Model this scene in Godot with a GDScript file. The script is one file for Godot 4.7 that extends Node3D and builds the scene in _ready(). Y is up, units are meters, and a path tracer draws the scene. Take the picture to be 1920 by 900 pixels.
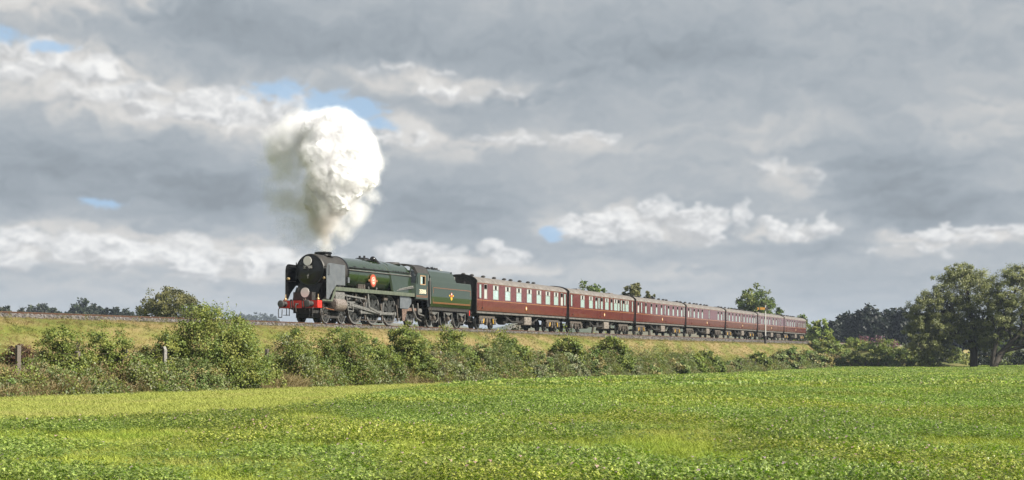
extends Node3D
# A steam train on a low embankment beyond a clover field. y is up, metres; the eye is at the origin's x and z.
const EYE := 1.6            # height of the lens
const RAIL := 3.315         # top of the rails
const TX := -4.134           # where the first carriage begins
const TD := 101.173
const TH := 1.17381          # heading of the line there
const TK := 0.000185         # its slow curve
const TQ := -0.00000104
const DIM := 0.7            # how much darker every surface is than first measured
const VS := Vector3(1.065, 1.065, 1.0)   # gauge of the vehicles' cross-section
const EXPOSURE := 2.6
const SKY_POWER := 0.385
const HAZE := 0.00014
const SUN := Vector3(0.74, 0.60, 0.38)   # where the sunlight comes from

var rng := RandomNumberGenerator.new()
var fn := FastNoiseLite.new()
var M := {}
var names := {}

# ---------------------------------------------------------------- mesh builder
class MB:
	var v := PackedVector3Array()
	var n := PackedVector3Array()
	var c := PackedColorArray()
	var xf := Transform3D()
	var col := Color(1, 1, 1)
	func tri(a: Vector3, b: Vector3, d: Vector3) -> void:
		a = xf * a; b = xf * b; d = xf * d
		var m := (d - a).cross(b - a).normalized()
		v.push_back(a); v.push_back(b); v.push_back(d)
		n.push_back(m); n.push_back(m); n.push_back(m)
		c.push_back(col); c.push_back(col); c.push_back(col)
	func tris(a: Vector3, b: Vector3, d: Vector3, na: Vector3, nb: Vector3, nd: Vector3) -> void:
		if (d - a).cross(b - a).dot(na + nb + nd) < 0:
			var t := b; b = d; d = t
			t = nb; nb = nd; nd = t
		v.push_back(xf * a); v.push_back(xf * b); v.push_back(xf * d)
		n.push_back((xf.basis * na).normalized()); n.push_back((xf.basis * nb).normalized()); n.push_back((xf.basis * nd).normalized())
		c.push_back(col); c.push_back(col); c.push_back(col)
	func quad(a: Vector3, b: Vector3, d: Vector3, e: Vector3) -> void:
		tri(a, b, d); tri(a, d, e)
	func box(at: Vector3, size: Vector3, turn := Basis()) -> void:
		var h := size * 0.5
		var p: Array[Vector3] = []
		for i in 8:
			p.append(at + turn * Vector3(h.x if i & 1 else -h.x, h.y if i & 2 else -h.y, h.z if i & 4 else -h.z))
		quad(p[4], p[6], p[7], p[5]); quad(p[1], p[3], p[2], p[0]); quad(p[5], p[7], p[3], p[1])
		quad(p[0], p[2], p[6], p[4]); quad(p[6], p[2], p[3], p[7]); quad(p[0], p[4], p[5], p[1])
	# from corner to corner
	func span(a: Vector3, b: Vector3) -> void:
		box((a + b) * 0.5, (b - a).abs())
	# a box with its edges along z chamfered
	func bevel(at: Vector3, size: Vector3, e: float) -> void:
		var h := size * 0.5
		var q := PackedVector2Array([Vector2(-h.x + e, -h.y), Vector2(h.x - e, -h.y), Vector2(h.x, -h.y + e), Vector2(h.x, h.y - e), Vector2(h.x - e, h.y), Vector2(-h.x + e, h.y), Vector2(-h.x, h.y - e), Vector2(-h.x, -h.y + e)])
		prism(q, Transform3D(Basis(), at - Vector3(0, 0, h.z)), size.z)
	# polygon in x,y pushed along z
	func prism(q: PackedVector2Array, at: Transform3D, depth: float) -> void:
		var old := xf
		xf = xf * at
		var k := q.size()
		var turned := Geometry2D.is_polygon_clockwise(q)
		for i in k:
			var a := q[i]; var b := q[(i + 1) % k]
			if turned:
				var t := a; a = b; b = t
			quad(Vector3(a.x, a.y, 0), Vector3(a.x, a.y, depth), Vector3(b.x, b.y, depth), Vector3(b.x, b.y, 0))
		var ix := Geometry2D.triangulate_polygon(q)
		for i in range(0, ix.size(), 3):
			var a := q[ix[i]]; var b := q[ix[i + 1]]; var d := q[ix[i + 2]]
			if (b - a).cross(d - a) > 0:
				var t := b; b = d; d = t
			tri(Vector3(a.x, a.y, depth), Vector3(b.x, b.y, depth), Vector3(d.x, d.y, depth))
			tri(Vector3(a.x, a.y, 0), Vector3(d.x, d.y, 0), Vector3(b.x, b.y, 0))
		xf = old
	# round body about the line a-b; profile: (distance along, radius)
	func lathe(a: Vector3, b: Vector3, prof: Array, seg := 20, smooth := true, squash := Vector2(1, 1)) -> void:
		var z := (b - a).normalized()
		var up := Vector3.UP if absf(z.y) < 0.9 else Vector3.RIGHT
		var x := up.cross(z).normalized(); var y := z.cross(x)
		for i in prof.size() - 1:
			var p: Vector2 = prof[i]; var q: Vector2 = prof[i + 1]
			var sl := Vector2(q.y - p.y, q.x - p.x)
			for k in seg:
				var t0 := TAU * k / seg; var t1 := TAU * (k + 1) / seg
				var d0 := x * cos(t0) * squash.x + y * sin(t0) * squash.y; var d1 := x * cos(t1) * squash.x + y * sin(t1) * squash.y
				var A := a + z * p.x + d0 * p.y; var B := a + z * q.x + d0 * q.y
				var C := a + z * q.x + d1 * q.y; var D := a + z * p.x + d1 * p.y
				if smooth:
					var n0 := (d0 * sl.y - z * sl.x).normalized(); var n1 := (d1 * sl.y - z * sl.x).normalized()
					if p.y > 1e-5: tris(A, B, D, n0, n0, n1) if q.y > 1e-5 else tris(A, B, D, n0, n0, n1)
					if q.y > 1e-5: tris(B, C, D, n0, n1, n1)
				else:
					if p.y > 1e-5: tri(A, B, D)
					if q.y > 1e-5: tri(B, C, D)
	func rod(a: Vector3, b: Vector3, r: float, seg := 8, r2 := -1.0) -> void:
		var l := a.distance_to(b); var e := r if r2 < 0 else r2
		lathe(a, b, [Vector2(0, 0), Vector2(0, r), Vector2(l, e), Vector2(l, 0)], seg)
	func bar(a: Vector3, b: Vector3, w: float, h: float) -> void:   # flat bar from a to b, w across x, h the other way
		var z := (b - a).normalized()
		var x := Vector3.RIGHT if absf(z.x) < 0.9 else Vector3.UP
		x = (x - z * x.dot(z)).normalized()
		box((a + b) * 0.5, Vector3(w, h, a.distance_to(b)), Basis(x, z.cross(x), z))
	func tube(p: PackedVector3Array, r: float, seg := 7) -> void:
		for i in p.size() - 1:
			rod(p[i], p[i + 1], r, seg)
			if i > 0: ball(p[i], Vector3(r, r, r), 6, 4)
	func ball(at: Vector3, r: Vector3, seg := 12, rings := 8) -> void:
		for j in rings:
			var f0 := PI * j / rings - PI / 2; var f1 := PI * (j + 1) / rings - PI / 2
			for k in seg:
				var t0 := TAU * k / seg; var t1 := TAU * (k + 1) / seg
				var a := Vector3(cos(f0) * cos(t0), sin(f0), cos(f0) * sin(t0)); var b := Vector3(cos(f1) * cos(t0), sin(f1), cos(f1) * sin(t0))
				var d := Vector3(cos(f1) * cos(t1), sin(f1), cos(f1) * sin(t1)); var e := Vector3(cos(f0) * cos(t1), sin(f0), cos(f0) * sin(t1))
				if j < rings - 1: tris(at + b * r, at + d * r, at + a * r, b / r, d / r, a / r)
				if j > 0: tris(at + a * r, at + d * r, at + e * r, a / r, d / r, e / r)
	# a leaf: a diamond of two triangles
	func leaf(at: Vector3, along: Vector3, across: Vector3) -> void:
		quad(at, at + along * 0.5 + across, at + along, at + along * 0.5 - across)
	func mesh() -> ArrayMesh:
		var a := []
		a.resize(Mesh.ARRAY_MAX)
		a[Mesh.ARRAY_VERTEX] = v; a[Mesh.ARRAY_NORMAL] = n; a[Mesh.ARRAY_COLOR] = c
		var m := ArrayMesh.new()
		m.add_surface_from_arrays(Mesh.PRIMITIVE_TRIANGLES, a)
		return m

# ---------------------------------------------------------------- scene helpers
func numbered(called: String) -> String:
	var k: int = names.get(called, -1) + 1
	names[called] = k
	return called if k == 0 else "%s_%03d" % [called, k]
func obj(called: String, mesh: Mesh, m: Material, parent: Node = null) -> MeshInstance3D:
	var o := MeshInstance3D.new()
	o.mesh = mesh
	o.material_override = m
	if parent == null:
		o.name = numbered(called)
		add_child(o)
	else:
		var key := str(parent.get_instance_id()) + called
		var k: int = names.get(key, -1) + 1
		names[key] = k
		o.name = called if k == 0 else "%s_%03d" % [called, k]
		parent.add_child(o)
	return o
func tag(o: Node, label: String, category := "", group := "", kind := "") -> Node:
	if label: o.set_meta("label", label)
	if category: o.set_meta("category", category)
	if group: o.set_meta("group", group)
	if kind: o.set_meta("kind", kind)
	return o
func base(called: String, at := Transform3D()) -> Node3D:
	var o := Node3D.new()
	o.name = numbered(called)
	o.transform = at
	add_child(o)
	return o
func copies(called: String, mesh: Mesh, m: Material, where: Array, tints: PackedColorArray, parent: Node = null) -> MultiMeshInstance3D:
	var mm := MultiMesh.new()
	mm.transform_format = MultiMesh.TRANSFORM_3D
	mm.use_colors = true
	mm.mesh = mesh
	mm.instance_count = where.size()
	for i in where.size():
		mm.set_instance_transform(i, where[i])
		mm.set_instance_color(i, tints[i])
	var o := MultiMeshInstance3D.new()
	o.multimesh = mm
	o.material_override = m
	if parent == null:
		o.name = numbered(called); add_child(o)
	else:
		o.name = called; parent.add_child(o, true)
	return o

# ---------------------------------------------------------------- the line
var table := PackedVector2Array()   # the line's course, metre by metre from -140
func heading(s: float) -> float: return TH + TK * s + TQ * s * s
func survey() -> void:
	var p := Vector2(TX, TD)
	for s in range(0, -140, -1):
		p -= Vector2(cos(heading(s - 0.5)), sin(heading(s - 0.5)))
	for s in range(-140, 440):
		table.push_back(p)
		p += Vector2(cos(heading(s + 0.5)), sin(heading(s + 0.5)))
func course(s: float) -> Vector2:
	var t := clampf(s + 140.0, 0.0, 578.0)
	var k := int(t)
	return table[k].lerp(table[k + 1], t - k)
func line(s: float, off := 0.0, y := 0.0) -> Vector3:
	var h := heading(s)
	var p := course(s)
	return Vector3(p.x + off * sin(h), y, -(p.y - off * cos(h)))
func on_line(s: float) -> Transform3D:   # x towards the field, z the way the train runs
	var h := heading(s)
	return Transform3D(Basis(Vector3(sin(h), 0, cos(h)), Vector3.UP, Vector3(-cos(h), 0, sin(h))).scaled_local(VS), line(s, 0, RAIL))
# how far a point lies from the line (towards the field) and how far along
func along(x: float, z: float) -> Vector2:
	var s := 0.0
	var off := 0.0
	for i in 4:
		var h := heading(s)
		var d := Vector3(x, 0, z) - line(s)
		s += d.x * cos(h) - d.z * sin(h)
		h = heading(s)
		off = (Vector3(x, 0, z) - line(s)).dot(Vector3(sin(h), 0, cos(h)))
	return Vector2(s, off)
func field_y(x: float, z: float) -> float:
	var d := -z
	var drop := 1.25 + 0.009 * minf(d, 150.0) if d < 140 else 2.51 + 0.09 * smoothstep(140, 170, d)
	if d < 0: drop = 1.25
	var y := EYE - drop
	if d > 420:
		y += 46.0 * smoothstep(600, 1700, d) * (0.75 + 0.25 * fn.get_noise_2d(x * 0.12 + 700, 5.0)) * (1.0 if x < 200 else 1.0 - 0.8 * smoothstep(200, 700, x))
	return y + 0.05 * fn.get_noise_2d(x * 6.0, z * 6.0)
# profile of the bank on the field's side and on the far side
func bank_y(s: float, off: float) -> float:
	var a := absf(off)
	var p := line(s, off)
	var foot := field_y(p.x, p.z)
	var y: float
	if a < 2.5:
		y = RAIL - 0.34 - 0.2 * smoothstep(5.0, 45.0, s)
	elif a < 3.5:
		y = lerpf(RAIL - 0.34 - 0.2 * smoothstep(5.0, 45.0, s), RAIL - 0.72, a - 2.5)
	else:
		var t := clampf((a - 3.5) / 5.6, 0.0, 1.0)
		t = t + 0.10 * sin(t * PI) 
		y = lerpf(RAIL - 0.72, foot, t)
		var lump := fn.get_noise_2d(s * 2.2, off * 5.0) * 0.22 + fn.get_noise_2d(s * 7.0 + 90, off * 12.0) * 0.10
		y += lump * sin(clampf(t, 0, 1) * PI)
	return y

func noise_tex(dark: Color, pale: Color, freq: float, oct := 4, size := 256) -> NoiseTexture2D:
	var f := FastNoiseLite.new()
	f.seed = 11; f.frequency = freq; f.fractal_octaves = oct
	var g := Gradient.new()
	g.set_color(0, (dark * DIM).linear_to_srgb()); g.set_color(1, (pale * DIM).linear_to_srgb())
	g.set_offset(0, 0.25); g.set_offset(1, 0.75)
	var t := NoiseTexture2D.new()
	t.width = size; t.height = size; t.seamless = true; t.noise = f; t.color_ramp = g
	return t
# colours are linear, as real surfaces measure
func mat(dark: Color, pale: Color, rough := 0.8, metal := 0.0, scale := 0.6, freq := 0.02) -> StandardMaterial3D:
	var m := StandardMaterial3D.new()
	m.albedo_texture = noise_tex(dark, pale, freq)
	m.uv1_triplanar = true
	m.uv1_scale = Vector3.ONE * scale
	m.roughness = rough; m.metallic = metal
	return m
func plain(c: Color, rough := 0.6, metal := 0.0) -> StandardMaterial3D:
	var m := StandardMaterial3D.new()
	m.albedo_color = (c * DIM).linear_to_srgb()
	m.roughness = rough; m.metallic = metal
	return m
func tinted(rough := 0.75, back := Color(0, 0, 0), dim := DIM) -> StandardMaterial3D:   # takes its colours from vertices and copies
	var m := StandardMaterial3D.new()
	m.albedo_color = Color(dim, dim, dim).linear_to_srgb()
	m.vertex_color_use_as_albedo = true
	m.roughness = rough
	m.metallic_specular = 0.3
	m.cull_mode = BaseMaterial3D.CULL_DISABLED
	if back.g > 0:
		m.backlight_enabled = true; m.backlight = back.linear_to_srgb()
	return m
func r1(a: float, b: float) -> float: return rng.randf_range(a, b)
func rdir() -> Vector3:
	var y := r1(-1, 1); var t := r1(0, TAU); var q := sqrt(1 - y * y)
	return Vector3(q * cos(t), y, q * sin(t))
func mixc(a: Color, b: Color, t: float) -> Color: return a.lerp(b, clampf(t, 0, 1))

# ---------------------------------------------------------------- the sky: broken grey cloud with bright edges and a few blue gaps
# each: azimuth and height of the middle (degrees, 0 is straight ahead), half-width, half-height, how much brighter or darker
var banks := [
	[-19.5, 14.6, 4.5, 1.5, 0.20], [-14.0, 13.6, 5.0, 1.2, -0.06], [-6.0, 12.8, 8.0, 1.6, -0.055], [-1.0, 10.8, 6.0, 0.8, -0.03],
	[-20.0, 11.3, 5.5, 1.2, 0.17], [-14.0, 10.0, 5.0, 1.0, 0.15], [-10.3, 9.9, 2.6, 1.2, 0.17], [-17.0, 7.6, 6.0, 1.2, -0.075], [-12.5, 6.4, 3.5, 1.0, -0.06],
	[-20.5, 6.0, 3.0, 0.8, -0.04], [-18.0, 4.4, 6.0, 0.9, 0.13], [-11.5, 3.9, 3.5, 0.9, 0.12], [-15.0, 2.6, 6.0, 0.6, 0.03], [-5.2, 11.6, 3.0, 0.7, 0.12], [-1.5, 11.2, 3.0, 0.7, 0.14],
	[-4.6, 9.3, 1.6, 0.6, 0.15], [-3.0, 8.6, 3.0, 0.7, 0.08], [1.2, 8.9, 4.0, 0.5, 0.08], [-3.4, 6.2, 3.0, 1.2, -0.085], [-1.5, 3.6, 2.6, 0.55, 0.13], [1.5, 7.0, 3.5, 0.8, 0.0],
	[3.9, 5.55, 0.9, 0.45, 0.26], [5.3, 5.75, 0.8, 0.55, 0.19], [7.0, 5.1, 1.7, 0.5, 0.15], [8.6, 5.4, 0.8, 0.5, 0.12], [11.5, 4.9, 1.4, 0.5, 0.13], [2.0, 5.4, 1.0, 0.5, 0.10],
	[8.0, 12.6, 6.0, 1.4, -0.05], [15.0, 13.8, 6.0, 1.2, 0.02], [10.5, 9.3, 3.2, 0.7, 0.06], [12.0, 7.3, 1.6, 0.8, 0.10], [15.5, 7.4, 3.0, 1.3, -0.07], [19.0, 9.3, 3.0, 1.0, 0.05],
	[17.5, 5.6, 4.0, 0.9, -0.085], [13.5, 4.2, 3.0, 0.5, -0.05], [19.0, 4.7, 3.4, 0.38, 0.22], [16.0, 4.2, 1.8, 0.3, 0.09], [16.0, 2.4, 6.0, 1.0, -0.01], [5.0, 3.3, 5.0, 0.5, 0.06], [4.0, 1.6, 9.0, 0.8, 0.04], [-10.0, 1.5, 9.0, 0.8, 0.0]]
var gaps := [[-21.2, 12.55, 1.5, 0.45], [-19.2, 12.15, 1.3, 0.28], [-9.8, 10.9, 1.7, 0.62], [-8.0, 10.4, 1.7, 0.75], [-6.6, 10.1, 1.5, 0.75], [-5.5, 9.5, 1.1, 0.35], [-16.9, 6.1, 0.9, 0.3], [1.9, 5.0, 0.6, 0.35]]

var heaps := []
# lobes of the heaped clouds: middle, width and height of each heap in degrees, how many lobes, how solid
func heap_clouds() -> void:
	for h in [[3.6, 5.3, 1.6, 0.7, 16, 0.85], [6.0, 5.2, 2.6, 1.1, 26, 0.65], [8.8, 5.6, 1.6, 0.8, 12, 0.55], [11.9, 5.1, 1.4, 0.8, 12, 0.7], [11.6, 7.4, 1.2, 0.8, 10, 0.28], [19.2, 4.75, 3.0, 0.4, 16, 0.75], [16.4, 4.2, 1.6, 0.25, 8, 0.4],
		[-19.5, 4.1, 4.0, 0.9, 26, 0.65], [-13.0, 3.8, 4.0, 0.9, 26, 0.65], [-8.0, 3.4, 2.0, 0.6, 10, 0.4], [-2.5, 4.0, 3.0, 0.8, 20, 0.5], [-20.0, 11.4, 3.0, 0.9, 18, 0.65], [-13.6, 10.2, 4.5, 0.8, 26, 0.55], [-10.8, 10.2, 1.6, 0.9, 12, 0.6], [-5.0, 9.0, 1.6, 0.35, 8, 0.6], [-1.5, 11.0, 2.4, 0.5, 12, 0.5], [-4.4, 11.7, 2.0, 0.4, 8, 0.4], [1.4, 9.0, 3.0, 0.4, 14, 0.45]]:
		var part := []
		for i in h[4]:
			var u := r1(-1, 1); var v := r1(-1, 1) * (1.0 - 0.6 * absf(u))
			part.append([h[0] + u * h[2], h[1] + v * h[3] * 0.8, h[2] * r1(0.16, 0.34), h[3] * r1(0.35, 0.7), h[5]])
		part.sort_custom(func(a, b): return a[1] > b[1])
		heaps.append_array(part)
func sky_color(az: float, el: float) -> Color:
	var a := az * 1.0; var e := el * 2.3 / (0.55 + el * 0.035)
	# curling edges: the place looked up is pushed about by coarser noise
	var wx := fn.get_noise_3d(a * 2.2, e * 2.2, 11.0); var wy := fn.get_noise_3d(a * 2.2, e * 2.2, 47.0)
	var w2x := fn.get_noise_3d(a * 8.0, e * 8.0, 71.0); var w2y := fn.get_noise_3d(a * 8.0, e * 8.0, 97.0)
	var sx := wx * 1.5 + w2x * 0.8; var sy := wy * 0.8 + w2y * 0.42
	var big := fn.get_noise_3d((a + sx) * 1.7, (e + sy) * 3.4, 3.0)
	var mid := fn.get_noise_3d((a + sx) * 5.0, (e + sy * 1.5) * 9.0, 23.0)
	var fine := fn.get_noise_3d((a + sx * 1.4) * 15.0, (e + sy * 2.0) * 24.0, 31.0)
	var puff := 1.0 - absf(fn.get_noise_3d((a + sx) * 6.5, (e + sy * 2) * 9.0, 59.0)) * 2.2
	var tone := 0.455 + 0.06 * big + 0.055 * mid + 0.022 * fine + 0.018 * puff
	for b in banks:
		var dx: float = (az + sx * 0.8 - b[0]) / b[2]; var dy: float = (el + sy * 0.55 - b[1]) / b[3]
		var q := dx * dx + dy * dy
		if q < 6.0:
			var f := exp(-q)
			if b[4] > 0.0:   # lit tops: firm upper edge, soft foot, billows
				f *= 0.75 + 0.3 * puff + 0.55 * mid
				f = lerpf(f, smoothstep(0.12, 0.75, f), 0.6)
			tone += b[4] * f * (1.45 if b[4] > 0.0 else 1.55)
	tone = clampf(tone, 0.30, 0.97)
	var t := smoothstep(0.34, 0.68, tone)
	var c := Color(tone * lerpf(0.89, 1.01, t), tone * lerpf(1.012, 1.0, t), tone * lerpf(1.125, 0.975, t))
	# heaped cloud: firm lobes, lit from the right, one before the other
	for p in heaps:
		var dx: float = (az + w2x * 0.55 + fine * 0.10 + mid * 0.12 - p[0]) / p[2]; var dy: float = (el + w2y * 0.40 + fine * 0.10 + mid * 0.10 - p[1]) / p[3]
		var q := dx * dx + dy * dy
		if q < 1.0:
			var lit := clampf(0.62 + 0.22 * dy + 0.13 * dx + 0.22 * fine + 0.10 * mid, 0.0, 1.0)
			var v := lerpf(0.46, 0.98, smoothstep(0.35, 0.95, lit))
			var h := Color(v * lerpf(0.93, 1.01, lit), v * 0.995, v * lerpf(1.07, 0.965, lit))
			c = c.lerp(h, smoothstep(1.0, 0.45, q) * smoothstep(-1.1, -0.1, dy) * p[4])
	var open := 0.0
	for g in gaps:
		var dx: float = (az + sx * 0.6 - g[0]) / g[2]; var dy: float = (el + sy * 0.4 - g[1]) / g[3]
		open = maxf(open, exp(-(dx * dx + dy * dy)) + 0.28 * mid + 0.12 * fine)
	open = smoothstep(0.40, 0.85, open + 0.25 * fine)
	c = c.lerp(Color(0.40, 0.585, 0.80), open * 0.85)
	var low := smoothstep(3.5, 0.0, el)
	return c.lerp(Color(0.45, 0.49, 0.54), low * 0.5)

func make_sky() -> PanoramaSkyMaterial:
	heap_clouds()
	var w := 512
	var im := Image.create(w, w / 2, false, Image.FORMAT_RGBF)
	for y in w / 2:
		var el := 90.0 - 180.0 * (y + 0.5) / (w / 2)
		for x in w:
			var az := wrapf(360.0 * (x + 0.5) / w, -180.0, 180.0)
			var c := Color(0.16, 0.18, 0.10) if el < -3 else sky_color(az, maxf(el, 0.0))
			im.set_pixel(x, y, c)
	im.resize(4096, 2048, Image.INTERPOLATE_CUBIC)
	var k := 4096 / 360.0
	for y in range(int((90 - 19.5) * k), int(91 * k)):   # finer where the clouds show their edges
		var el := 90.0 - (y + 0.5) / k
		for x in range(int(-24 * k), int(24 * k)):
			im.set_pixel(posmod(x, 4096), y, sky_color((x + 0.5) / k, maxf(el, 0.0)))
	var m := PanoramaSkyMaterial.new()
	m.panorama = ImageTexture.create_from_image(im)
	return m

# ---------------------------------------------------------------- ground, bank, track
func sheet(xs: Array, zs: Array, height: Callable, tint: Callable) -> ArrayMesh:
	var v := PackedVector3Array(); var c := PackedColorArray(); var ix := PackedInt32Array(); var n := PackedVector3Array()
	var w := xs.size()
	for z in zs:
		for x in xs:
			var p: Vector3 = height.call(x, z)
			v.push_back(p); c.push_back(tint.call(p))
			n.push_back(Vector3.ZERO)
	for j in zs.size() - 1:
		for i in w - 1:
			var a := j * w + i
			for t in [[a, a + 1, a + w + 1], [a, a + w + 1, a + w]]:
				var m := (v[t[2]] - v[t[0]]).cross(v[t[1]] - v[t[0]])
				if m.y < 0:
					m = -m; t = [t[0], t[2], t[1]]
				for k in t:
					n[k] += m
					ix.push_back(k)
	for i in n.size():
		n[i] = n[i].normalized()
	var a := []
	a.resize(Mesh.ARRAY_MAX)
	a[Mesh.ARRAY_VERTEX] = v; a[Mesh.ARRAY_NORMAL] = n; a[Mesh.ARRAY_COLOR] = c; a[Mesh.ARRAY_INDEX] = ix
	var mesh := ArrayMesh.new()
	mesh.add_surface_from_arrays(Mesh.PRIMITIVE_TRIANGLES, a)
	return mesh
func steps(list: Array) -> Array:   # [from, to, step] runs
	var out := []
	for r in list:
		var x: float = r[0]
		while x < r[1] - 1e-4:
			out.append(x); x += r[2]
	out.append(list[-1][1])
	return out

# how much clover (1) rather than grass (0) grows at a place in the field
func clover_share(x: float, z: float) -> float:
	var d := -z
	# the headland of plain grass lies between the bank and a line that runs beside it
	var edge := lerpf(-9.5, -5.2, smoothstep(25, 42, d))
	if d > 42: edge = -5.2 + (d - 42) * 0.030 + (d - 42) * (d - 42) * 0.00195
	var wob := 0.9 * fn.get_noise_2d(x * 1.3 + 31, z * 1.3) * 2.0
	var inside := smoothstep(-0.3, 0.9, x - edge + wob * 0.6) if d > 26.5 else 1.0
	if d <= 40: inside = minf(inside, smoothstep(29.6, 28.3, d - x * 0.0 + wob * 0.4 - maxf(0.0, x + 7.5) * 2.6))
	var patchy := fn.get_noise_2d(x * 1.6 + 200, z * 0.8 + 77) + 0.6 * fn.get_noise_2d(x * 5.0, z * 3.2)
	var bare := 0.0
	for b in [[-1.0, 19.3, 3.6, 1.0], [-4.2, 18.0, 2.0, 0.7], [-5.6, 15.6, 2.5, 0.7], [1.6, 17.0, 1.7, 0.7], [0.4, 29.5, 3.4, 1.0], [8.6, 24.0, 1.3, 2.4], [7.3, 20.0, 1.5, 1.5], [6.4, 27.5, 1.8, 1.0], [7.9, 17.5, 1.8, 1.0], [3.2, 22.5, 1.6, 0.6], [-6.4, 21.5, 2.0, 2.2], [2.8, 15.3, 1.2, 0.5], [13.0, 38.0, 2.5, 2.0]]:
		var dx: float = (x - b[0]) / b[2]; var dz: float = (d - b[1]) / b[3]
		bare = maxf(bare, exp(-(dx * dx + dz * dz) * 1.1))
	var t := patchy * 0.8 + 0.58 - bare * 0.85 + smoothstep(25, 60, d) * 0.5 
	return inside * smoothstep(-0.15, 0.75, t)

func make_ground() -> void:
	var xs := steps([[-2600, -400, 200], [-400, -100, 30], [-100, -40, 6], [-40, 60, 1.0], [60, 140, 5], [140, 500, 30], [500, 2600, 200]])
	var zs := steps([[-4200, -1000, 150], [-1000, -300, 35], [-300, -120, 6], [-120, -8, 0.8], [-8, 20, 4], [20, 400, 60]])
	var m := tinted(0.95)
	var field := func(p: Vector3) -> Color:
		var d := -p.z
		if d > 330:
			var strip := fn.get_noise_2d(p.x * 0.25, p.z * 0.09)
			return Color(0.07, 0.085, 0.035).lerp(Color(0.17, 0.135, 0.07), smoothstep(-0.1, 0.4, strip) * smoothstep(500, 900, d))
		var g := clover_share(p.x, p.z) if absf(p.x) < 140 and d < 250 else 0.5
		var dry := smoothstep(0.0, 0.4, fn.get_noise_2d(p.x * 3.0 + 55, p.z * 3.0)) * (1.0 - smoothstep(120.0, 180.0, d))
		return Color(0.19, 0.235, 0.034).lerp(Color(0.24, 0.20, 0.06), dry * 0.4).lerp(Color(0.10, 0.14, 0.022), g)
	tag(obj("ground", sheet(xs, zs, func(x: float, z: float) -> Vector3: return Vector3(x, field_y(x, z), z), field), m), "gently dipping field that runs out to low hedged hills", "field", "", "structure")
	# the railway bank, as one sheet along the line
	var offs := [-13.0, -9.6, -8.0, -6.0, -4.6, -3.5, -2.5, 0.0, 2.5, 3.0, 3.5, 3.9, 4.3, 4.7, 5.1, 5.5, 5.9, 6.3, 6.7, 7.1, 7.5, 7.9, 8.3, 8.7, 9.1, 9.6, 10.4]
	var tint := func(p: Vector3) -> Color:
		var a := along(p.x, p.z)
		var dry := smoothstep(-0.3, 0.35, fn.get_noise_2d(a.x * 2.0, a.y * 6.0))
		return Color(0.135, 0.15, 0.035).lerp(Color(0.24, 0.185, 0.085), dry)
	var bank := sheet(offs, steps([[-125, -75, 5], [-75, 90, 0.6], [90, 190, 1.2], [190, 420, 6]]), func(off: float, s: float) -> Vector3:
		var y := bank_y(s, off)
		if absf(off) > 9.3: y -= 0.5
		return line(s, off, y), tint)
	tag(obj("embankment", bank, m), "low grassed railway embankment carrying the line", "embankment", "", "structure")
	make_track()
	make_grass()
	make_clover()

func sweep(mb: MB, q: PackedVector2Array, from: float, to: float, step: float, shift := 0.0) -> void:
	var k := q.size()
	var s := from
	while s < to - 1e-3:
		var e := minf(s + step, to)
		for i in k:
			var a := q[i]; var b := q[(i + 1) % k]
			mb.quad(line(s, a.x + shift, a.y), line(s, b.x + shift, b.y), line(e, b.x + shift, b.y), line(e, a.x + shift, a.y))
		s = e

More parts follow.
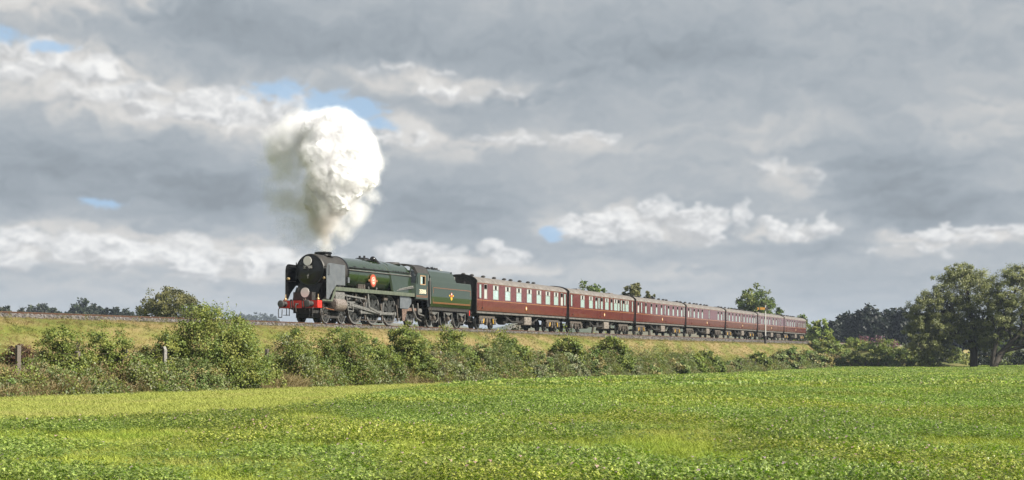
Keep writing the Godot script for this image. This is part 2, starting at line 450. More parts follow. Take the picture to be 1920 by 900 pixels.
func make_track() -> void:
	var stone := mat(Color(0.085, 0.072, 0.064), Color(0.19, 0.165, 0.15), 0.95, 0.0, 1.2, 0.06)
	var mb := MB.new()
	var top := RAIL - 0.17
	sweep(mb, PackedVector2Array([Vector2(-2.6, RAIL - 0.6), Vector2(-1.75, top), Vector2(1.75, top), Vector2(2.6, RAIL - 0.6)]), -120, 400, 3.0)
	tag(obj("ballast_bed", mb.mesh(), stone), "grey stone ballast bed under the rails", "ballast", "", "structure")
	# loose stones on its shoulder
	var pebble := MB.new()
	pebble.lathe(Vector3(-0.05, 0, 0), Vector3(0.05, 0, 0), [Vector2(0, 0), Vector2(0.015, 0.035), Vector2(0.07, 0.045), Vector2(0.1, 0.0)], 5, false)
	var where := []; var tints := PackedColorArray()
	for i in 15000:
		var s := r1(-75, 30) if i % 3 else r1(30, 160)
		var o := r1(1.3, 2.4)
		var y := top + 0.01 - maxf(0, o - 1.75) * 0.5
		where.append(Transform3D(Basis.from_euler(Vector3(r1(0, 6), r1(0, 6), r1(0, 6))).scaled(Vector3.ONE * r1(0.7, 1.7)), line(s, o, y)))
		var g := r1(0.05, 0.19)
		tints.push_back(Color(g * 1.05, g * 0.97, g * 0.93))
	tag(copies("ballast_stones", pebble.mesh(), tinted(0.95), where, tints), "loose grey ballast stones along the near shoulder of the track", "ballast", "", "stuff")
	# the track itself
	var t := base("railway_track")
	tag(t, "single line of rusty rails on sleepers along the embankment top", "railway track")
	var rust := mat(Color(0.065, 0.032, 0.018), Color(0.14, 0.070, 0.04), 0.85, 0.1, 2.0, 0.05)
	var pq := PackedVector2Array([Vector2(-0.035, RAIL), Vector2(0.035, RAIL), Vector2(0.036, RAIL - 0.035), Vector2(0.012, RAIL - 0.05), Vector2(0.012, RAIL - 0.13), Vector2(0.07, RAIL - 0.155), Vector2(0.07, RAIL - 0.17), Vector2(-0.07, RAIL - 0.17), Vector2(-0.07, RAIL - 0.155), Vector2(-0.012, RAIL - 0.13), Vector2(-0.012, RAIL - 0.05), Vector2(-0.036, RAIL - 0.035)])
	for o in [0.79, -0.79]:
		var r := MB.new()
		sweep(r, pq, -110, 330, 6.0, o)
		obj("rail", r.mesh(), rust, t)
	var wood := mat(Color(0.10, 0.08, 0.065), Color(0.24, 0.21, 0.18), 0.9, 0.0, 1.5, 0.05)
	var one := MB.new()
	one.bevel(Vector3.ZERO, Vector3(0.25, 0.14, 2.6), 0.02)
	var sm := one.mesh()
	var rest := []; var white := PackedColorArray()
	for i in 590:
		var s := -104.0 + i * 0.72
		var h := heading(s)
		var at := Transform3D(Basis(Vector3(cos(h), 0, -sin(h)), Vector3.UP, Vector3(sin(h), 0, cos(h))), line(s, 0, RAIL - 0.235))
		if s > -72 and s < 60:
			var o := obj("sleeper", sm, wood, t)
			o.transform = at
		else:
			rest.append(at); white.push_back(Color.WHITE)
	var ms := copies("far_sleepers", sm, wood, rest, white, t)
	ms.set_meta("kind", "stuff")

# a tuft of blades, about 1 high and 1 wide
func tuft(blades: int, spread: float, wide: float, lean: float) -> ArrayMesh:
	var mb := MB.new()
	for i in blades:
		var t := r1(0, TAU); var q := sqrt(rng.randf()) * spread
		var p := Vector3(cos(t) * q, 0, sin(t) * q)
		var up := Vector3(r1(-lean, lean), r1(0.55, 1.0), r1(-lean, lean))
		var side := Vector3(cos(t * 3.1), 0, sin(t * 3.1)) * wide
		var g := r1(0.75, 1.2)
		mb.col = Color(g, g, g)
		var mid := p + up * 0.55
		var tip := p + up + Vector3(up.x, -0.12, up.z) * 0.5
		mb.tri(p - side, mid, p + side)
		mb.tri(mid - side * 0.8, tip, mid + side * 0.8)
	return mb.mesh()

func make_grass() -> void:
	var m := tinted(0.8, Color(0.55, 0.6, 0.3))
	var tufts := [tuft(9, 0.45, 0.035, 0.35), tuft(9, 0.45, 0.03, 0.5), tuft(7, 0.3, 0.03, 0.3)]
	var lists := [[], [], []]; var cols := [PackedColorArray(), PackedColorArray(), PackedColorArray()]
	# the face of the bank: mown yellow-green above, rank straw towards the foot
	for i in 62000:
		var s := -66.0 + 260.0 * pow(rng.randf(), 1.35)
		var off := r1(1.95 + 0.4 * smoothstep(5.0, 45.0, s), 9.4)
		var p := line(s, off)
		p.y = bank_y(s, off) - 0.02
		var low := smoothstep(6.0, 8.8, off)
		var n1 := fn.get_noise_2d(s * 2.2, off * 7.0); var n2 := fn.get_noise_2d(s * 6.0 + 40, off * 14.0)
		var dry := smoothstep(-0.50, 0.20, n1 + n2 * 0.6 + r1(-0.28, 0.28))
		var c := Color(0.305, 0.275, 0.07).lerp(Color(0.385, 0.30, 0.13), minf(1.0, dry * 1.25))
		if rng.randf() < 0.14: c = c.lerp(Color(0.15, 0.10, 0.05), r1(0.3, 0.9))
		if n2 + n1 < -0.32 - r1(0, 0.1): c = Color(0.10, 0.135, 0.03)
		if fn.get_noise_2d(s * 3.0 + 300, off * 9.0) > 0.28: c = c.lerp(Color(0.13, 0.08, 0.05), r1(0.2, 0.75))
		c = c.lerp(Color(0.30, 0.235, 0.105), low * r1(0.0, 0.6)) * r1(0.8, 1.2)
		var h := (r1(0.07, 0.17) + maxf(0, n2) * 0.12) * lerpf(1.0, 2.3, low * rng.randf())
		if off < 3.6:
			h *= 0.8
			if rng.randf() < 0.05: h = r1(0.25, 0.5); c = c.lerp(Color(0.14, 0.17, 0.03), 0.6)
		var w := r1(0.22, 0.45)
		var k := i % 3
		lists[k].append(Transform3D(Basis(Vector3.UP, r1(0, TAU)).scaled(Vector3(w, h, w)), p))
		cols[k].push_back(c)
	var g := base("bank_grass")
	tag(g, "yellowing mown grass covering the face of the embankment", "grass", "", "stuff")
	for k in 3:
		copies("grass", tufts[k], m, lists[k], cols[k], g).set_meta("kind", "stuff")
	# the headland and the grass that shows between the clover
	lists = [[], [], []]; cols = [PackedColorArray(), PackedColorArray(), PackedColorArray()]
	var n := 0
	for i in 270000:
		var d := 13.0 + 75.0 * pow(rng.randf(), 1.15)
		var x := r1(-1, 1) * (d * 0.405 + 7.0)
		var z := -d
		var off := along(x, z).y if d > 40 else 99.0
		if off < 8.6: continue
		var g2 := clover_share(x, z)
		if rng.randf() < g2 * 0.45: continue
		if d > 45 and g2 > 0.5: continue
		var dry := smoothstep(0.0, 0.35, fn.get_noise_2d(x * 3.0 + 55, z * 3.0) + 0.3 * fn.get_noise_2d(x * 14, z * 14))
		var c := Color(0.385, 0.455, 0.08).lerp(Color(0.46, 0.41, 0.16), dry * (0.35 if g2 > 0.05 or d < 27 else 0.65))
		c = c.lerp(Color(0.20, 0.31, 0.035), smoothstep(0.0, 0.4, fn.get_noise_2d(x * 4.0, z * 4.0 + 99)) * 0.7) * r1(0.75, 1.25)
		if g2 < 0.05 and d > 27: c = c.lerp(Color(0.47, 0.475, 0.15), 0.5)
		var far := smoothstep(13, 70, d)
		var h := r1(0.07, 0.19) * lerpf(0.9, 1.25, far)
		var w := r1(0.16, 0.3) * lerpf(0.7, 2.2, far)
		var k := n % 3
		n += 1
		lists[k].append(Transform3D(Basis(Vector3.UP, r1(0, TAU)).scaled(Vector3(w, h, w)), Vector3(x, field_y(x, z) - 0.02, z)))
		cols[k].push_back(c)
	g = base("meadow_grass")
	tag(g, "bright yellow-green grass on the headland and between the clover", "grass", "", "stuff")
	for k in 3:
		copies("grass", tufts[k], m, lists[k], cols[k], g).set_meta("kind", "stuff")

# a square of clover: many three-lobed leaves at uneven heights
func clover_patch(side: float, stems: int, size: float, tall: float) -> ArrayMesh:
	var mb := MB.new()
	for i in stems:
		var p := Vector3(r1(-0.5, 0.5) * side, 0, r1(-0.5, 0.5) * side)
		var hump := 0.55 + 0.45 * sin(p.x * 9.0 / side + 1.0) * sin(p.z * 8.0 / side)
		p.y = tall * r1(0.35, 1.0) * (0.55 + 0.45 * hump)
		var turn := r1(0, TAU)
		var tilt := Vector3(r1(-0.8, 0.8), 1, r1(-0.8, 0.8)).normalized()
		var x := tilt.cross(Vector3(cos(turn), 0, sin(turn))).normalized(); var z := x.cross(tilt)
		var g := r1(0.5, 1.3)
		var yel := r1(0.0, 1.0)
		mb.col = Color(0.135 * g, 0.195 * g, 0.042 * g).lerp(Color(0.47 * g, 0.535 * g, 0.115 * g), yel)
		if rng.randf() < 0.006:
			mb.col = Color(0.5, 0.33, 0.38)
		var s := size * r1(0.7, 1.25)
		for k in 3:
			var t := TAU * k / 3.0
			var out := x * cos(t) + z * sin(t); var acr := (x * -sin(t) + z * cos(t)) * s * 0.46
			mb.leaf(p, out * s + tilt * s * r1(-0.25, 0.35), acr)
	return mb.mesh()

func make_clover() -> void:
	var m := tinted(0.42, Color(0.40, 0.65, 0.08))
	m.metallic_specular = 0.5
	var g := base("clover_crop")
	tag(g, "crop of green clover filling the field in front of the railway", "clover", "", "stuff")
	# rings of patches, coarser with distance
	for ring in [[13.0, 34.0, 0.26, 120, 0.0195, 0.22], [34.0, 62.0, 0.5, 170, 0.029, 0.26], [62.0, 215.0, 1.3, 300, 0.064, 0.30]]:
		var kinds := []
		for k in 4: kinds.append(clover_patch(ring[2] * 1.25, ring[3], ring[4], ring[5]))
		var lists := [[], [], [], []]; var cols := [PackedColorArray(), PackedColorArray(), PackedColorArray(), PackedColorArray()]
		var d: float = ring[0]
		while d < ring[1]:
			var x := -(d * 0.42 + 9.0)
			while x < d * 0.42 + 9.0:
				var px: float = x + r1(-0.3, 0.3) * ring[2]; var pz: float = -d + r1(-0.3, 0.3) * ring[2]
				var share := clover_share(px, pz)
				var ok := rng.randf() < share * 1.15 and share > 0.12
				if ok and d > 55 and along(px, pz).y < 11.5: ok = false
				if ok:
					var k := rng.randi() % 4
					var h := lerpf(0.45, 1.1, share) * r1(0.75, 1.2)
					lists[k].append(Transform3D(Basis(Vector3.UP, TAU * (rng.randi() % 4) / 4.0 + r1(-0.4, 0.4)).scaled(Vector3(1, h, 1)), Vector3(px, field_y(px, pz) + 0.01, pz)))
					var tone := 1.0 + 0.35 * fn.get_noise_2d(px * 1.2, pz * 0.7)
					var warm := smoothstep(-0.2, 0.4, fn.get_noise_2d(px * 2.0 + 400, pz * 1.2))
					cols[k].push_back(Color(tone * lerpf(0.92, 1.1, warm), tone, tone * lerpf(1.05, 0.85, warm)))
				x += ring[2]
			d += ring[2]
		for k in 4:
			copies("clover", kinds[k], m, lists[k], cols[k], g).set_meta("kind", "stuff")

# ---------------------------------------------------------------- the train
func make_paints() -> void:
	M.black = mat(Color(0.005, 0.005, 0.006), Color(0.013, 0.013, 0.013), 0.25, 0.0, 0.5)
	M.soot = mat(Color(0.014, 0.013, 0.012), Color(0.040, 0.035, 0.031), 0.55, 0.0, 0.45, 0.03)
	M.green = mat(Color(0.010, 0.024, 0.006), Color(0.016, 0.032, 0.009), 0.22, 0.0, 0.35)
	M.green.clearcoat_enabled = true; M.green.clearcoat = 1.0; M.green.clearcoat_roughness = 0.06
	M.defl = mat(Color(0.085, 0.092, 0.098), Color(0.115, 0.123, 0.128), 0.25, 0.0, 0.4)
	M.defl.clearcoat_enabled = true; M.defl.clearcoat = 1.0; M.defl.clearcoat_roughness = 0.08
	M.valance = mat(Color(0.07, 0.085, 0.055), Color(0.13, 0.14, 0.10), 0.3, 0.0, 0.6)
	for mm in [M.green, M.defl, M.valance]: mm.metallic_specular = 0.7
	M.red = mat(Color(0.58, 0.022, 0.014), Color(0.70, 0.04, 0.025), 0.4, 0.0, 0.8)
	M.steel = mat(Color(0.17, 0.165, 0.155), Color(0.36, 0.35, 0.335), 0.38, 0.55, 1.2)
	M.wheel = mat(Color(0.018, 0.019, 0.019), Color(0.065, 0.065, 0.063), 0.45, 0.2, 1.0)
	M.tyre = mat(Color(0.16, 0.155, 0.15), Color(0.30, 0.29, 0.28), 0.4, 0.5, 1.2)
	M.frame = mat(Color(0.010, 0.010, 0.010), Color(0.038, 0.033, 0.029), 0.7, 0.0, 0.8)
	M.grime = mat(Color(0.035, 0.029, 0.024), Color(0.135, 0.11, 0.09), 0.85, 0.0, 1.1, 0.03)
	M.rustpipe = mat(Color(0.09, 0.055, 0.042), Color(0.21, 0.14, 0.11), 0.7, 0.1, 1.2)
	M.cyl = mat(Color(0.16, 0.12, 0.10), Color(0.42, 0.38, 0.35), 0.35, 0.4, 0.9, 0.04)
	M.cream = plain(Color(0.72, 0.66, 0.50), 0.6)
	M.white = plain(Color(0.86, 0.85, 0.82), 0.6)
	M.orange = plain(Color(0.27, 0.085, 0.03), 0.5)
	M.brass = plain(Color(0.50, 0.38, 0.20), 0.4, 0.4)
	M.plate = plain(Color(0.40, 0.065, 0.035), 0.4)
	M.copper = plain(Color(0.55, 0.22, 0.10), 0.35, 0.7)
	M.yellow = plain(Color(0.62, 0.36, 0.03), 0.55)
	M.crimson = mat(Color(0.094, 0.0165, 0.0145), Color(0.135, 0.026, 0.022), 0.27, 0.0, 0.3, 0.03)
	M.crimson.clearcoat_enabled = true; M.crimson.clearcoat = 0.7; M.crimson.clearcoat_roughness = 0.06
	M.roof = mat(Color(0.105, 0.092, 0.083), Color(0.20, 0.18, 0.165), 0.75, 0.0, 0.35, 0.03)
	M.line = plain(Color(0.36, 0.18, 0.04), 0.5)
	M.inside = mat(Color(0.06, 0.05, 0.04), Color(0.12, 0.10, 0.08), 0.8)
	M.seat = mat(Color(0.05, 0.055, 0.06), Color(0.09, 0.09, 0.10), 0.9)
	M.alu = plain(Color(0.42, 0.41, 0.39), 0.4, 0.5)
	var gl := StandardMaterial3D.new()
	gl.albedo_color = Color(0.8, 0.9, 0.88, 0.22)
	gl.transparency = BaseMaterial3D.TRANSPARENCY_ALPHA
	gl.roughness = 0.05
	M.glass = gl
	M.skin = plain(Color(0.45, 0.26, 0.18), 0.6)
	M.blue = mat(Color(0.03, 0.05, 0.12), Color(0.05, 0.08, 0.17), 0.9)

func lettering(t: String, size: float, m: Material, at: Vector3, parent: Node, face := 0.0, called := "number") -> void:
	var f := SystemFont.new()
	f.font_names = PackedStringArray(["Droid Sans"]); f.font_weight = 700
	var x := TextMesh.new()
	x.font = f; x.text = t; x.font_size = 64; x.pixel_size = size / 46.0; x.depth = 0.012
	var o := obj(called, x, m, parent)
	o.transform = Transform3D(Basis(Vector3.UP, face), at)

# a spoked wheel about the x axis; parts hang below the given parent
func wheel_meshes(r: float, spokes: int) -> Array:
	var rim := MB.new()
	rim.lathe(Vector3(-0.07, 0, 0), Vector3(0.07, 0, 0), [Vector2(0, r * 0.90), Vector2(0, r + 0.03), Vector2(0.035, r + 0.03), Vector2(0.04, r), Vector2(0.135, r - 0.005), Vector2(0.14, r - 0.02), Vector2(0.14, r * 0.90), Vector2(0, r * 0.90)], 28)
	var web := MB.new()
	web.lathe(Vector3(-0.05, 0, 0), Vector3(0.05, 0, 0), [Vector2(0, r * 0.76), Vector2(0, r * 0.91), Vector2(0.1, r * 0.91), Vector2(0.1, r * 0.76), Vector2(0, r * 0.76)], 28)
	web.lathe(Vector3(-0.06, 0, 0), Vector3(0.1, 0, 0), [Vector2(0, 0), Vector2(0, r * 0.24), Vector2(0.15, r * 0.24), Vector2(0.16, r * 0.2), Vector2(0.16, 0)], 16)
	for k in spokes:
		var t := TAU * k / spokes
		var d := Vector3(0, cos(t), sin(t)); var e := Vector3(0, -sin(t), cos(t))
		var w0 := r * 0.105; var w1 := r * 0.15
		var a := d * r * 0.2; var b := d * r * 0.80
		for sx in [-0.03, 0.05]:
			var q := Vector3(sx, 0, 0)
			if sx > 0: web.quad(a - e * w0 + q, a + e * w0 + q, b + e * w1 + q, b - e * w1 + q)
			else: web.quad(b - e * w1 + q, b + e * w1 + q, a + e * w0 + q, a - e * w0 + q)
		for sg in [-1.0, 1.0]:
			var u: Vector3 = e * sg
			web.quad(a + u * w0 - Vector3(0.03, 0, 0), b + u * w1 - Vector3(0.03, 0, 0), b + u * w1 + Vector3(0.05, 0, 0), a + u * w0 + Vector3(0.05, 0, 0))
	return [rim.mesh(), web.mesh()]
func add_wheel(parent: Node, ms: Array, at: Vector3, called := "wheel", flip := false) -> void:
	var w := obj(called, ms[1], M.wheel, parent)
	w.transform = Transform3D(Basis(Vector3.UP, PI) if flip else Basis(), at)
	obj("tyre", ms[0], M.tyre, w)

func make_engine() -> void:
	var t := base("steam_locomotive", on_line(-20.85))
	tag(t, "green and black steam locomotive numbered 35006 with smoke deflectors, at the head of the train", "locomotive")
	var mb := MB.new()
	# boiler, firebox and smokebox
	mb.lathe(Vector3(0, 3.03, -2.5), Vector3(0, 3.03, 0.36), [Vector2(0, 0.93), Vector2(0, 0.965), Vector2(2.78, 0.965), Vector2(2.86, 0.93)], 40)
	mb.lathe(Vector3(0, 3.03, 0.30), Vector3(0, 3.03, 0.40), [Vector2(0, 0.94), Vector2(0.04, 0.93)], 40)
	obj("smokebox", mb.mesh(), M.soot, t)
	mb = MB.new()
	mb.lathe(Vector3(0, 3.03, 0.30), Vector3(0, 3.03, 0.40), [Vector2(0.05, 0.925), Vector2(0.07, 0.9), Vector2(0.08, 0.0)], 40)
	obj("smokebox_front", mb.mesh(), M.black, t)
	mb = MB.new()
	mb.lathe(Vector3(0, 3.0, 0.36), Vector3(0, 3.0, 0.6), [Vector2(0, 0.80), Vector2(0.05, 0.80), Vector2(0.06, 0.75), Vector2(0.13, 0.55), Vector2(0.17, 0.3), Vector2(0.185, 0.0)], 36)
	for y in [2.62, 3.36]: mb.box(Vector3(-0.45, y, 0.47), Vector3(0.8, 0.06, 0.05))
	mb.rod(Vector3(-0.86, 2.5, 0.44), Vector3(-0.86, 3.5, 0.44), 0.03)
	obj("smokebox_door", mb.mesh(), M.black, t)
	mb = MB.new()
	mb.rod(Vector3(0, 2.72, 0.52), Vector3(0, 2.72, 0.66), 0.035); mb.bar(Vector3(0, 2.72, 0.64), Vector3(0.03, 2.56, 0.64), 0.03, 0.03); mb.bar(Vector3(0, 2.72, 0.66), Vector3(0.1, 2.8, 0.66), 0.03, 0.03)
	obj("door_handle", mb.mesh(), M.steel, t)
	mb = MB.new()
	mb.lathe(Vector3(0, 3.03, -2.62), Vector3(0, 3.03, -2.48), [Vector2(0, 0.96), Vector2(0, 1.0), Vector2(0.13, 1.0), Vector2(0.13, 0.96)], 40)
	obj("smokebox_ring", mb.mesh(), M.black, t)
	mb = MB.new()
	mb.lathe(Vector3(0, 3.0, -8.3), Vector3(0, 3.03, -2.55), [Vector2(0, 1.04), Vector2(2.4, 1.03), Vector2(5.72, 0.95)], 44)
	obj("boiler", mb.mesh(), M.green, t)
	mb = MB.new()
	for z in [-3.9, -5.3, -6.8, -8.25]:
		var r := lerpf(0.95, 1.04, (-2.6 - z) / 5.7)
		mb.lathe(Vector3(0, 3.02, z - 0.03), Vector3(0, 3.02, z + 0.03), [Vector2(0, r), Vector2(0.0, r + 0.012), Vector2(0.06, r + 0.012), Vector2(0.06, r)], 44)
	obj("boiler_band", mb.mesh(), plain(Color(0.02, 0.045, 0.015), 0.3), t)
	# firebox: round on top, waisted in to flat sides, its front leaning forward at the foot
	mb = MB.new()
	var front := MB.new()
	var q := PackedVector2Array()
	for k in 25:
		var a := PI * k / 24.0
		q.push_back(Vector2(cos(a) * 1.10, 3.0 + sin(a) * 1.02))
	var last := q.size()
	q.push_back(Vector2(-1.12, 2.1)); q.push_back(Vector2(1.12, 2.1))
	var lean := func(p: Vector2, z: float) -> Vector3: return Vector3(p.x, p.y, z + (0.0 if z < -9 else (3.0 - p.y) * -0.35))
	for i in q.size():
		var a: Vector2 = q[i]; var b: Vector2 = q[(i + 1) % q.size()]
		var na := Vector3(a.x, (a.y - 3.0) if i < last else 0.0, 0).normalized(); var nb := Vector3(b.x, (b.y - 3.0) if i + 1 < last or i + 1 == q.size() else 0.0, 0).normalized()
		var A: Vector3 = lean.call(a, -10.8); var B: Vector3 = lean.call(b, -10.8); var C: Vector3 = lean.call(b, -7.95); var D: Vector3 = lean.call(a, -7.95)
		mb.tris(A, C, B, na, nb, nb); mb.tris(A, D, C, na, na, nb)
		var sa := (a - Vector2(0, 3.0)) * 0.9 + Vector2(0, 3.0); var sb := (b - Vector2(0, 3.0)) * 0.9 + Vector2(0, 3.0)
		front.quad(D, lean.call(sa, -7.85), lean.call(sb, -7.85), C)
	obj("firebox", mb.mesh(), M.green, t)
	obj("firebox_front", front.mesh(), plain(Color(0.014, 0.030, 0.009), 0.6), t)
	mb = MB.new()
	for k in 6:
		mb.rod(Vector3(1.0, 3.42, -8.4 - k * 0.38), Vector3(1.04, 3.44, -8.4 - k * 0.38), 0.035, 8)
	obj("washout_plug", mb.mesh(), M.black, t)
	# mountings
	mb = MB.new()
	mb.lathe(Vector3(0, 3.9, -1.2), Vector3(0, 4.3, -1.2), [Vector2(0, 0.62), Vector2(0.06, 0.50), Vector2(0.14, 0.46), Vector2(0.17, 0.52), Vector2(0.25, 0.52), Vector2(0.28, 0.47), Vector2(0.2, 0.40), Vector2(0.1, 0.3), Vector2(0.1, 0.0)], 28, true, Vector2(1.0, 1.0))
	obj("chimney", mb.mesh(), M.black, t)
	mb = MB.new()
	mb.lathe(Vector3(0, 3.95, -6.1), Vector3(0, 4.2, -6.1), [Vector2(0, 0.55), Vector2(0.09, 0.5), Vector2(0.17, 0.4), Vector2(0.2, 0.2), Vector2(0.2, 0)], 20)
	mb.rod(Vector3(-0.16, 4.1, -6.1), Vector3(-0.16, 4.26, -6.1), 0.07); mb.rod(Vector3(0.16, 4.1, -6.1), Vector3(0.16, 4.26, -6.1), 0.07)
	obj("safety_valve_cover", mb.mesh(), M.black, t)
	mb = MB.new()
	mb.rod(Vector3(0.42, 4.06, -6.75), Vector3(0.60, 3.50, -7.85), 0.19, 14, 0.12); mb.ball(Vector3(0.42, 4.06, -6.75), Vector3(0.2, 0.2, 0.2))
	obj("steam_manifold", mb.mesh(), M.black, t)
	mb = MB.new()
	mb.lathe(Vector3(0, 3.95, -10.2), Vector3(0, 4.16, -10.2), [Vector2(0, 0.6), Vector2(0.13, 0.5), Vector2(0.16, 0.0)], 18)
	obj("dome_cover", mb.mesh(), M.soot, t)
	# handrail with its pillars, and the pipe that runs above it
	for s in [1.0, -1.0]:
		mb = MB.new()
		var p := PackedVector3Array()
		for k in 9: p.push_back(Vector3(s * lerpf(1.03, 1.16, k / 8.0), 3.2, lerpf(-2.5, -10.75, k / 8.0)))
		mb.tube(p, 0.032)
		for k in 8: mb.rod(p[k], p[k] * Vector3(0.88, 1, 1), 0.025, 6)
		obj("handrail", mb.mesh(), M.steel, t)
		mb = MB.new()
		mb.tube(PackedVector3Array([Vector3(s * 0.98, 3.34, -2.7), Vector3(s * 1.0, 3.36, -6), Vector3(s * 1.07, 3.36, -10.6)]), 0.04)
		for k in 6: mb.bar(Vector3(s * 0.9, 3.46, -3.4 - k * 1.2), Vector3(s * 1.01, 3.3, -3.6 - k * 1.2), 0.04, 0.08)
		obj("ejector_pipe", mb.mesh(), M.black, t)
		# running plate, its deep valance and the sloping front
		mb = MB.new()
		mb.span(Vector3(s * 1.28, 1.88, -10.93), Vector3(s * 1.32, 2.10, -0.32))
		mb.quad(Vector3(s * 1.3, 2.1, -0.32), Vector3(s * 1.3, 2.1, -0.55), Vector3(s * 1.3, 1.3, -0.05), Vector3(s * 1.3, 1.3, 0.18))
		mb.quad(Vector3(s * 1.285, 2.1, -0.32), Vector3(s * 1.285, 1.3, 0.18), Vector3(s * 1.285, 1.3, -0.05), Vector3(s * 1.285, 2.1, -0.55))
		mb.span(Vector3(s * 1.27, 1.24, 0.0), Vector3(s * 1.31, 1.32, 1.19))
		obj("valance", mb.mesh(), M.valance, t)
		mb = MB.new()
		mb.span(Vector3(s * 0.75, 2.07, -10.93), Vector3(s * 1.277, 2.095, -0.4))
		mb.quad(Vector3(s * 0.6, 2.09, -0.4), Vector3(s * 1.277, 2.09, -0.4), Vector3(s * 1.277, 1.29, 0.1), Vector3(s * 0.6, 1.29, 0.1))
		obj("running_plate", mb.mesh(), M.soot, t)
		# smoke deflector
		mb = MB.new()
		var e := PackedVector2Array()
		for pt in [[-1.40, 2.2], [-1.40, 3.38], [0.45, 3.42], [0.62, 3.38], [0.76, 3.25], [0.82, 3.05], [0.84, 1.36], [0.55, 1.36], [0.25, 1.75], [-0.35, 2.2]]: e.push_back(Vector2(-pt[0], pt[1]))
		mb.prism(e, Transform3D(Basis(Vector3(0, 0, -1), Vector3.UP, Vector3.RIGHT), Vector3(s * 1.36 - 0.012, 0, 0)), 0.024)
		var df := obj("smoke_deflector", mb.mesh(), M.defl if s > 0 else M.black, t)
		mb = MB.new()
		mb.tube(PackedVector3Array([Vector3(s * 1.38, 3.3, 0.62), Vector3(s * 1.43, 3.28, 0.62), Vector3(s * 1.43, 2.75, 0.62), Vector3(s * 1.38, 2.73, 0.62)]), 0.02)
		mb.rod(Vector3(s * 0.9, 3.25, 0.3), Vector3(s * 1.35, 3.25, 0.3), 0.025)
		mb.rod(Vector3(s * 0.85, 2.4, 0.5), Vector3(s * 1.35, 2.4, 0.5), 0.02)
		obj("grab_rail", mb.mesh(), M.soot, df)
		# outside cylinder with its valve chest
		mb = MB.new()
		mb.lathe(Vector3(s * 1.1, 1.08, -1.55), Vector3(s * 1.1, 1.08, -0.25), [Vector2(0, 0), Vector2(0, 0.30), Vector2(0.08, 0.38), Vector2(1.2, 0.38), Vector2(1.26, 0.3), Vector2(1.3, 0)], 24)
		obj("cylinder", mb.mesh(), M.cyl, t)
		mb = MB.new()
		mb.bevel(Vector3(s * 1.06, 1.45, -0.9), Vector3(0.5, 0.5, 1.1), 0.06)
		mb.lathe(Vector3(s * 1.06, 1.66, -1.75), Vector3(s * 1.06, 1.66, -0.1), [Vector2(0, 0), Vector2(0, 0.14), Vector2(0.2, 0.23), Vector2(1.45, 0.23), Vector2(1.6, 0.14), Vector2(1.65, 0)], 18)
		obj("valve_chest", mb.mesh(), M.steel, t)
		mb = MB.new()
		mb.tube(PackedVector3Array([Vector3(s * 0.8, 2.6, -0.75), Vector3(s * 1.02, 2.42, -0.75), Vector3(s * 1.1, 2.1, -0.75)]), 0.24, 14)
		obj("steam_pipe", mb.mesh(), M.defl, t)
		# valve gear
		var cw := -0.42    # crank pins: low and behind
		var pin := Vector3(s * 1.12, 0.94 - 0.22, -0.28)
		mb = MB.new()
		mb.box(Vector3(s * 1.1, 1.28, -2.3), Vector3(0.12, 0.09, 1.5)); mb.box(Vector3(s * 1.1, 0.98, -2.3), Vector3(0.12, 0.09, 1.5))
		obj("slide_bar", mb.mesh(), M.steel, t)
		mb = MB.new()
		mb.bevel(Vector3(s * 1.1, 1.12, -2.55), Vector3(0.18, 0.26, 0.5), 0.04)
		mb.rod(Vector3(s * 1.1, 1.12, -1.5), Vector3(s * 1.1, 1.12, -2.4), 0.045)
		obj("crosshead", mb.mesh(), M.steel, t)
		mb = MB.new()
		mb.bar(Vector3(s * 1.2, 1.12, -2.55), Vector3(s * 1.2, pin.y, -5.87 + pin.z), 0.06, 0.17)
		mb.rod(Vector3(s * 1.14, pin.y, -5.87 + pin.z), Vector3(s * 1.28, pin.y, -5.87 + pin.z), 0.15, 14)
		obj("connecting_rod", mb.mesh(), M.steel, t)
		mb = MB.new()
		mb.bar(Vector3(s * 1.1, pin.y, -3.58 + pin.z), Vector3(s * 1.1, pin.y, -5.87 + pin.z), 0.05, 0.15); mb.bar(Vector3(s * 1.1, pin.y, -5.87 + pin.z), Vector3(s * 1.1, pin.y, -8.15 + pin.z), 0.05, 0.15)
		for z in [-3.58, -5.87, -8.15]: mb.rod(Vector3(s * 1.02, pin.y, z + pin.z), Vector3(s * 1.16, pin.y, z + pin.z), 0.12, 12)
		obj("coupling_rod", mb.mesh(), M.steel, t)
		mb = MB.new()
		mb.bar(Vector3(s * 1.17, 1.66, -1.75), Vector3(s * 1.17, 1.52, -4.4), 0.05, 0.09)
		mb.bar(Vector3(s * 1.24, pin.y, -5.87 + pin.z), Vector3(s * 1.24, 1.02, -4.75), 0.05, 0.11)
		mb.bar(Vector3(s * 1.2, 1.9, -4.6), Vector3(s * 1.2, 1.0, -4.75), 0.06, 0.14)
		mb.bar(Vector3(s * 1.2, 1.12, -2.62), Vector3(s * 1.2, 0.72, -2.72), 0.05, 0.08); mb.bar(Vector3(s * 1.2, 0.74, -2.7), Vector3(s * 1.2, 0.78, -2.0), 0.05, 0.06); mb.bar(Vector3(s * 1.2, 1.72, -1.85), Vector3(s * 1.2, 0.76, -2.05), 0.05, 0.08)
		obj("valve_gear", mb.mesh(), M.steel, t)
		mb = MB.new()
		mb.bevel(Vector3(s * 1.0, 1.6, -4.55), Vector3(0.2, 0.5, 0.22), 0.03); mb.bevel(Vector3(s * 1.06, 1.62, -3.2), Vector3(0.16, 0.5, 0.12), 0.03)
		mb.bevel(Vector3(s * 0.95, 1.7, -7.3), Vector3(0.2, 0.36, 0.5), 0.03)
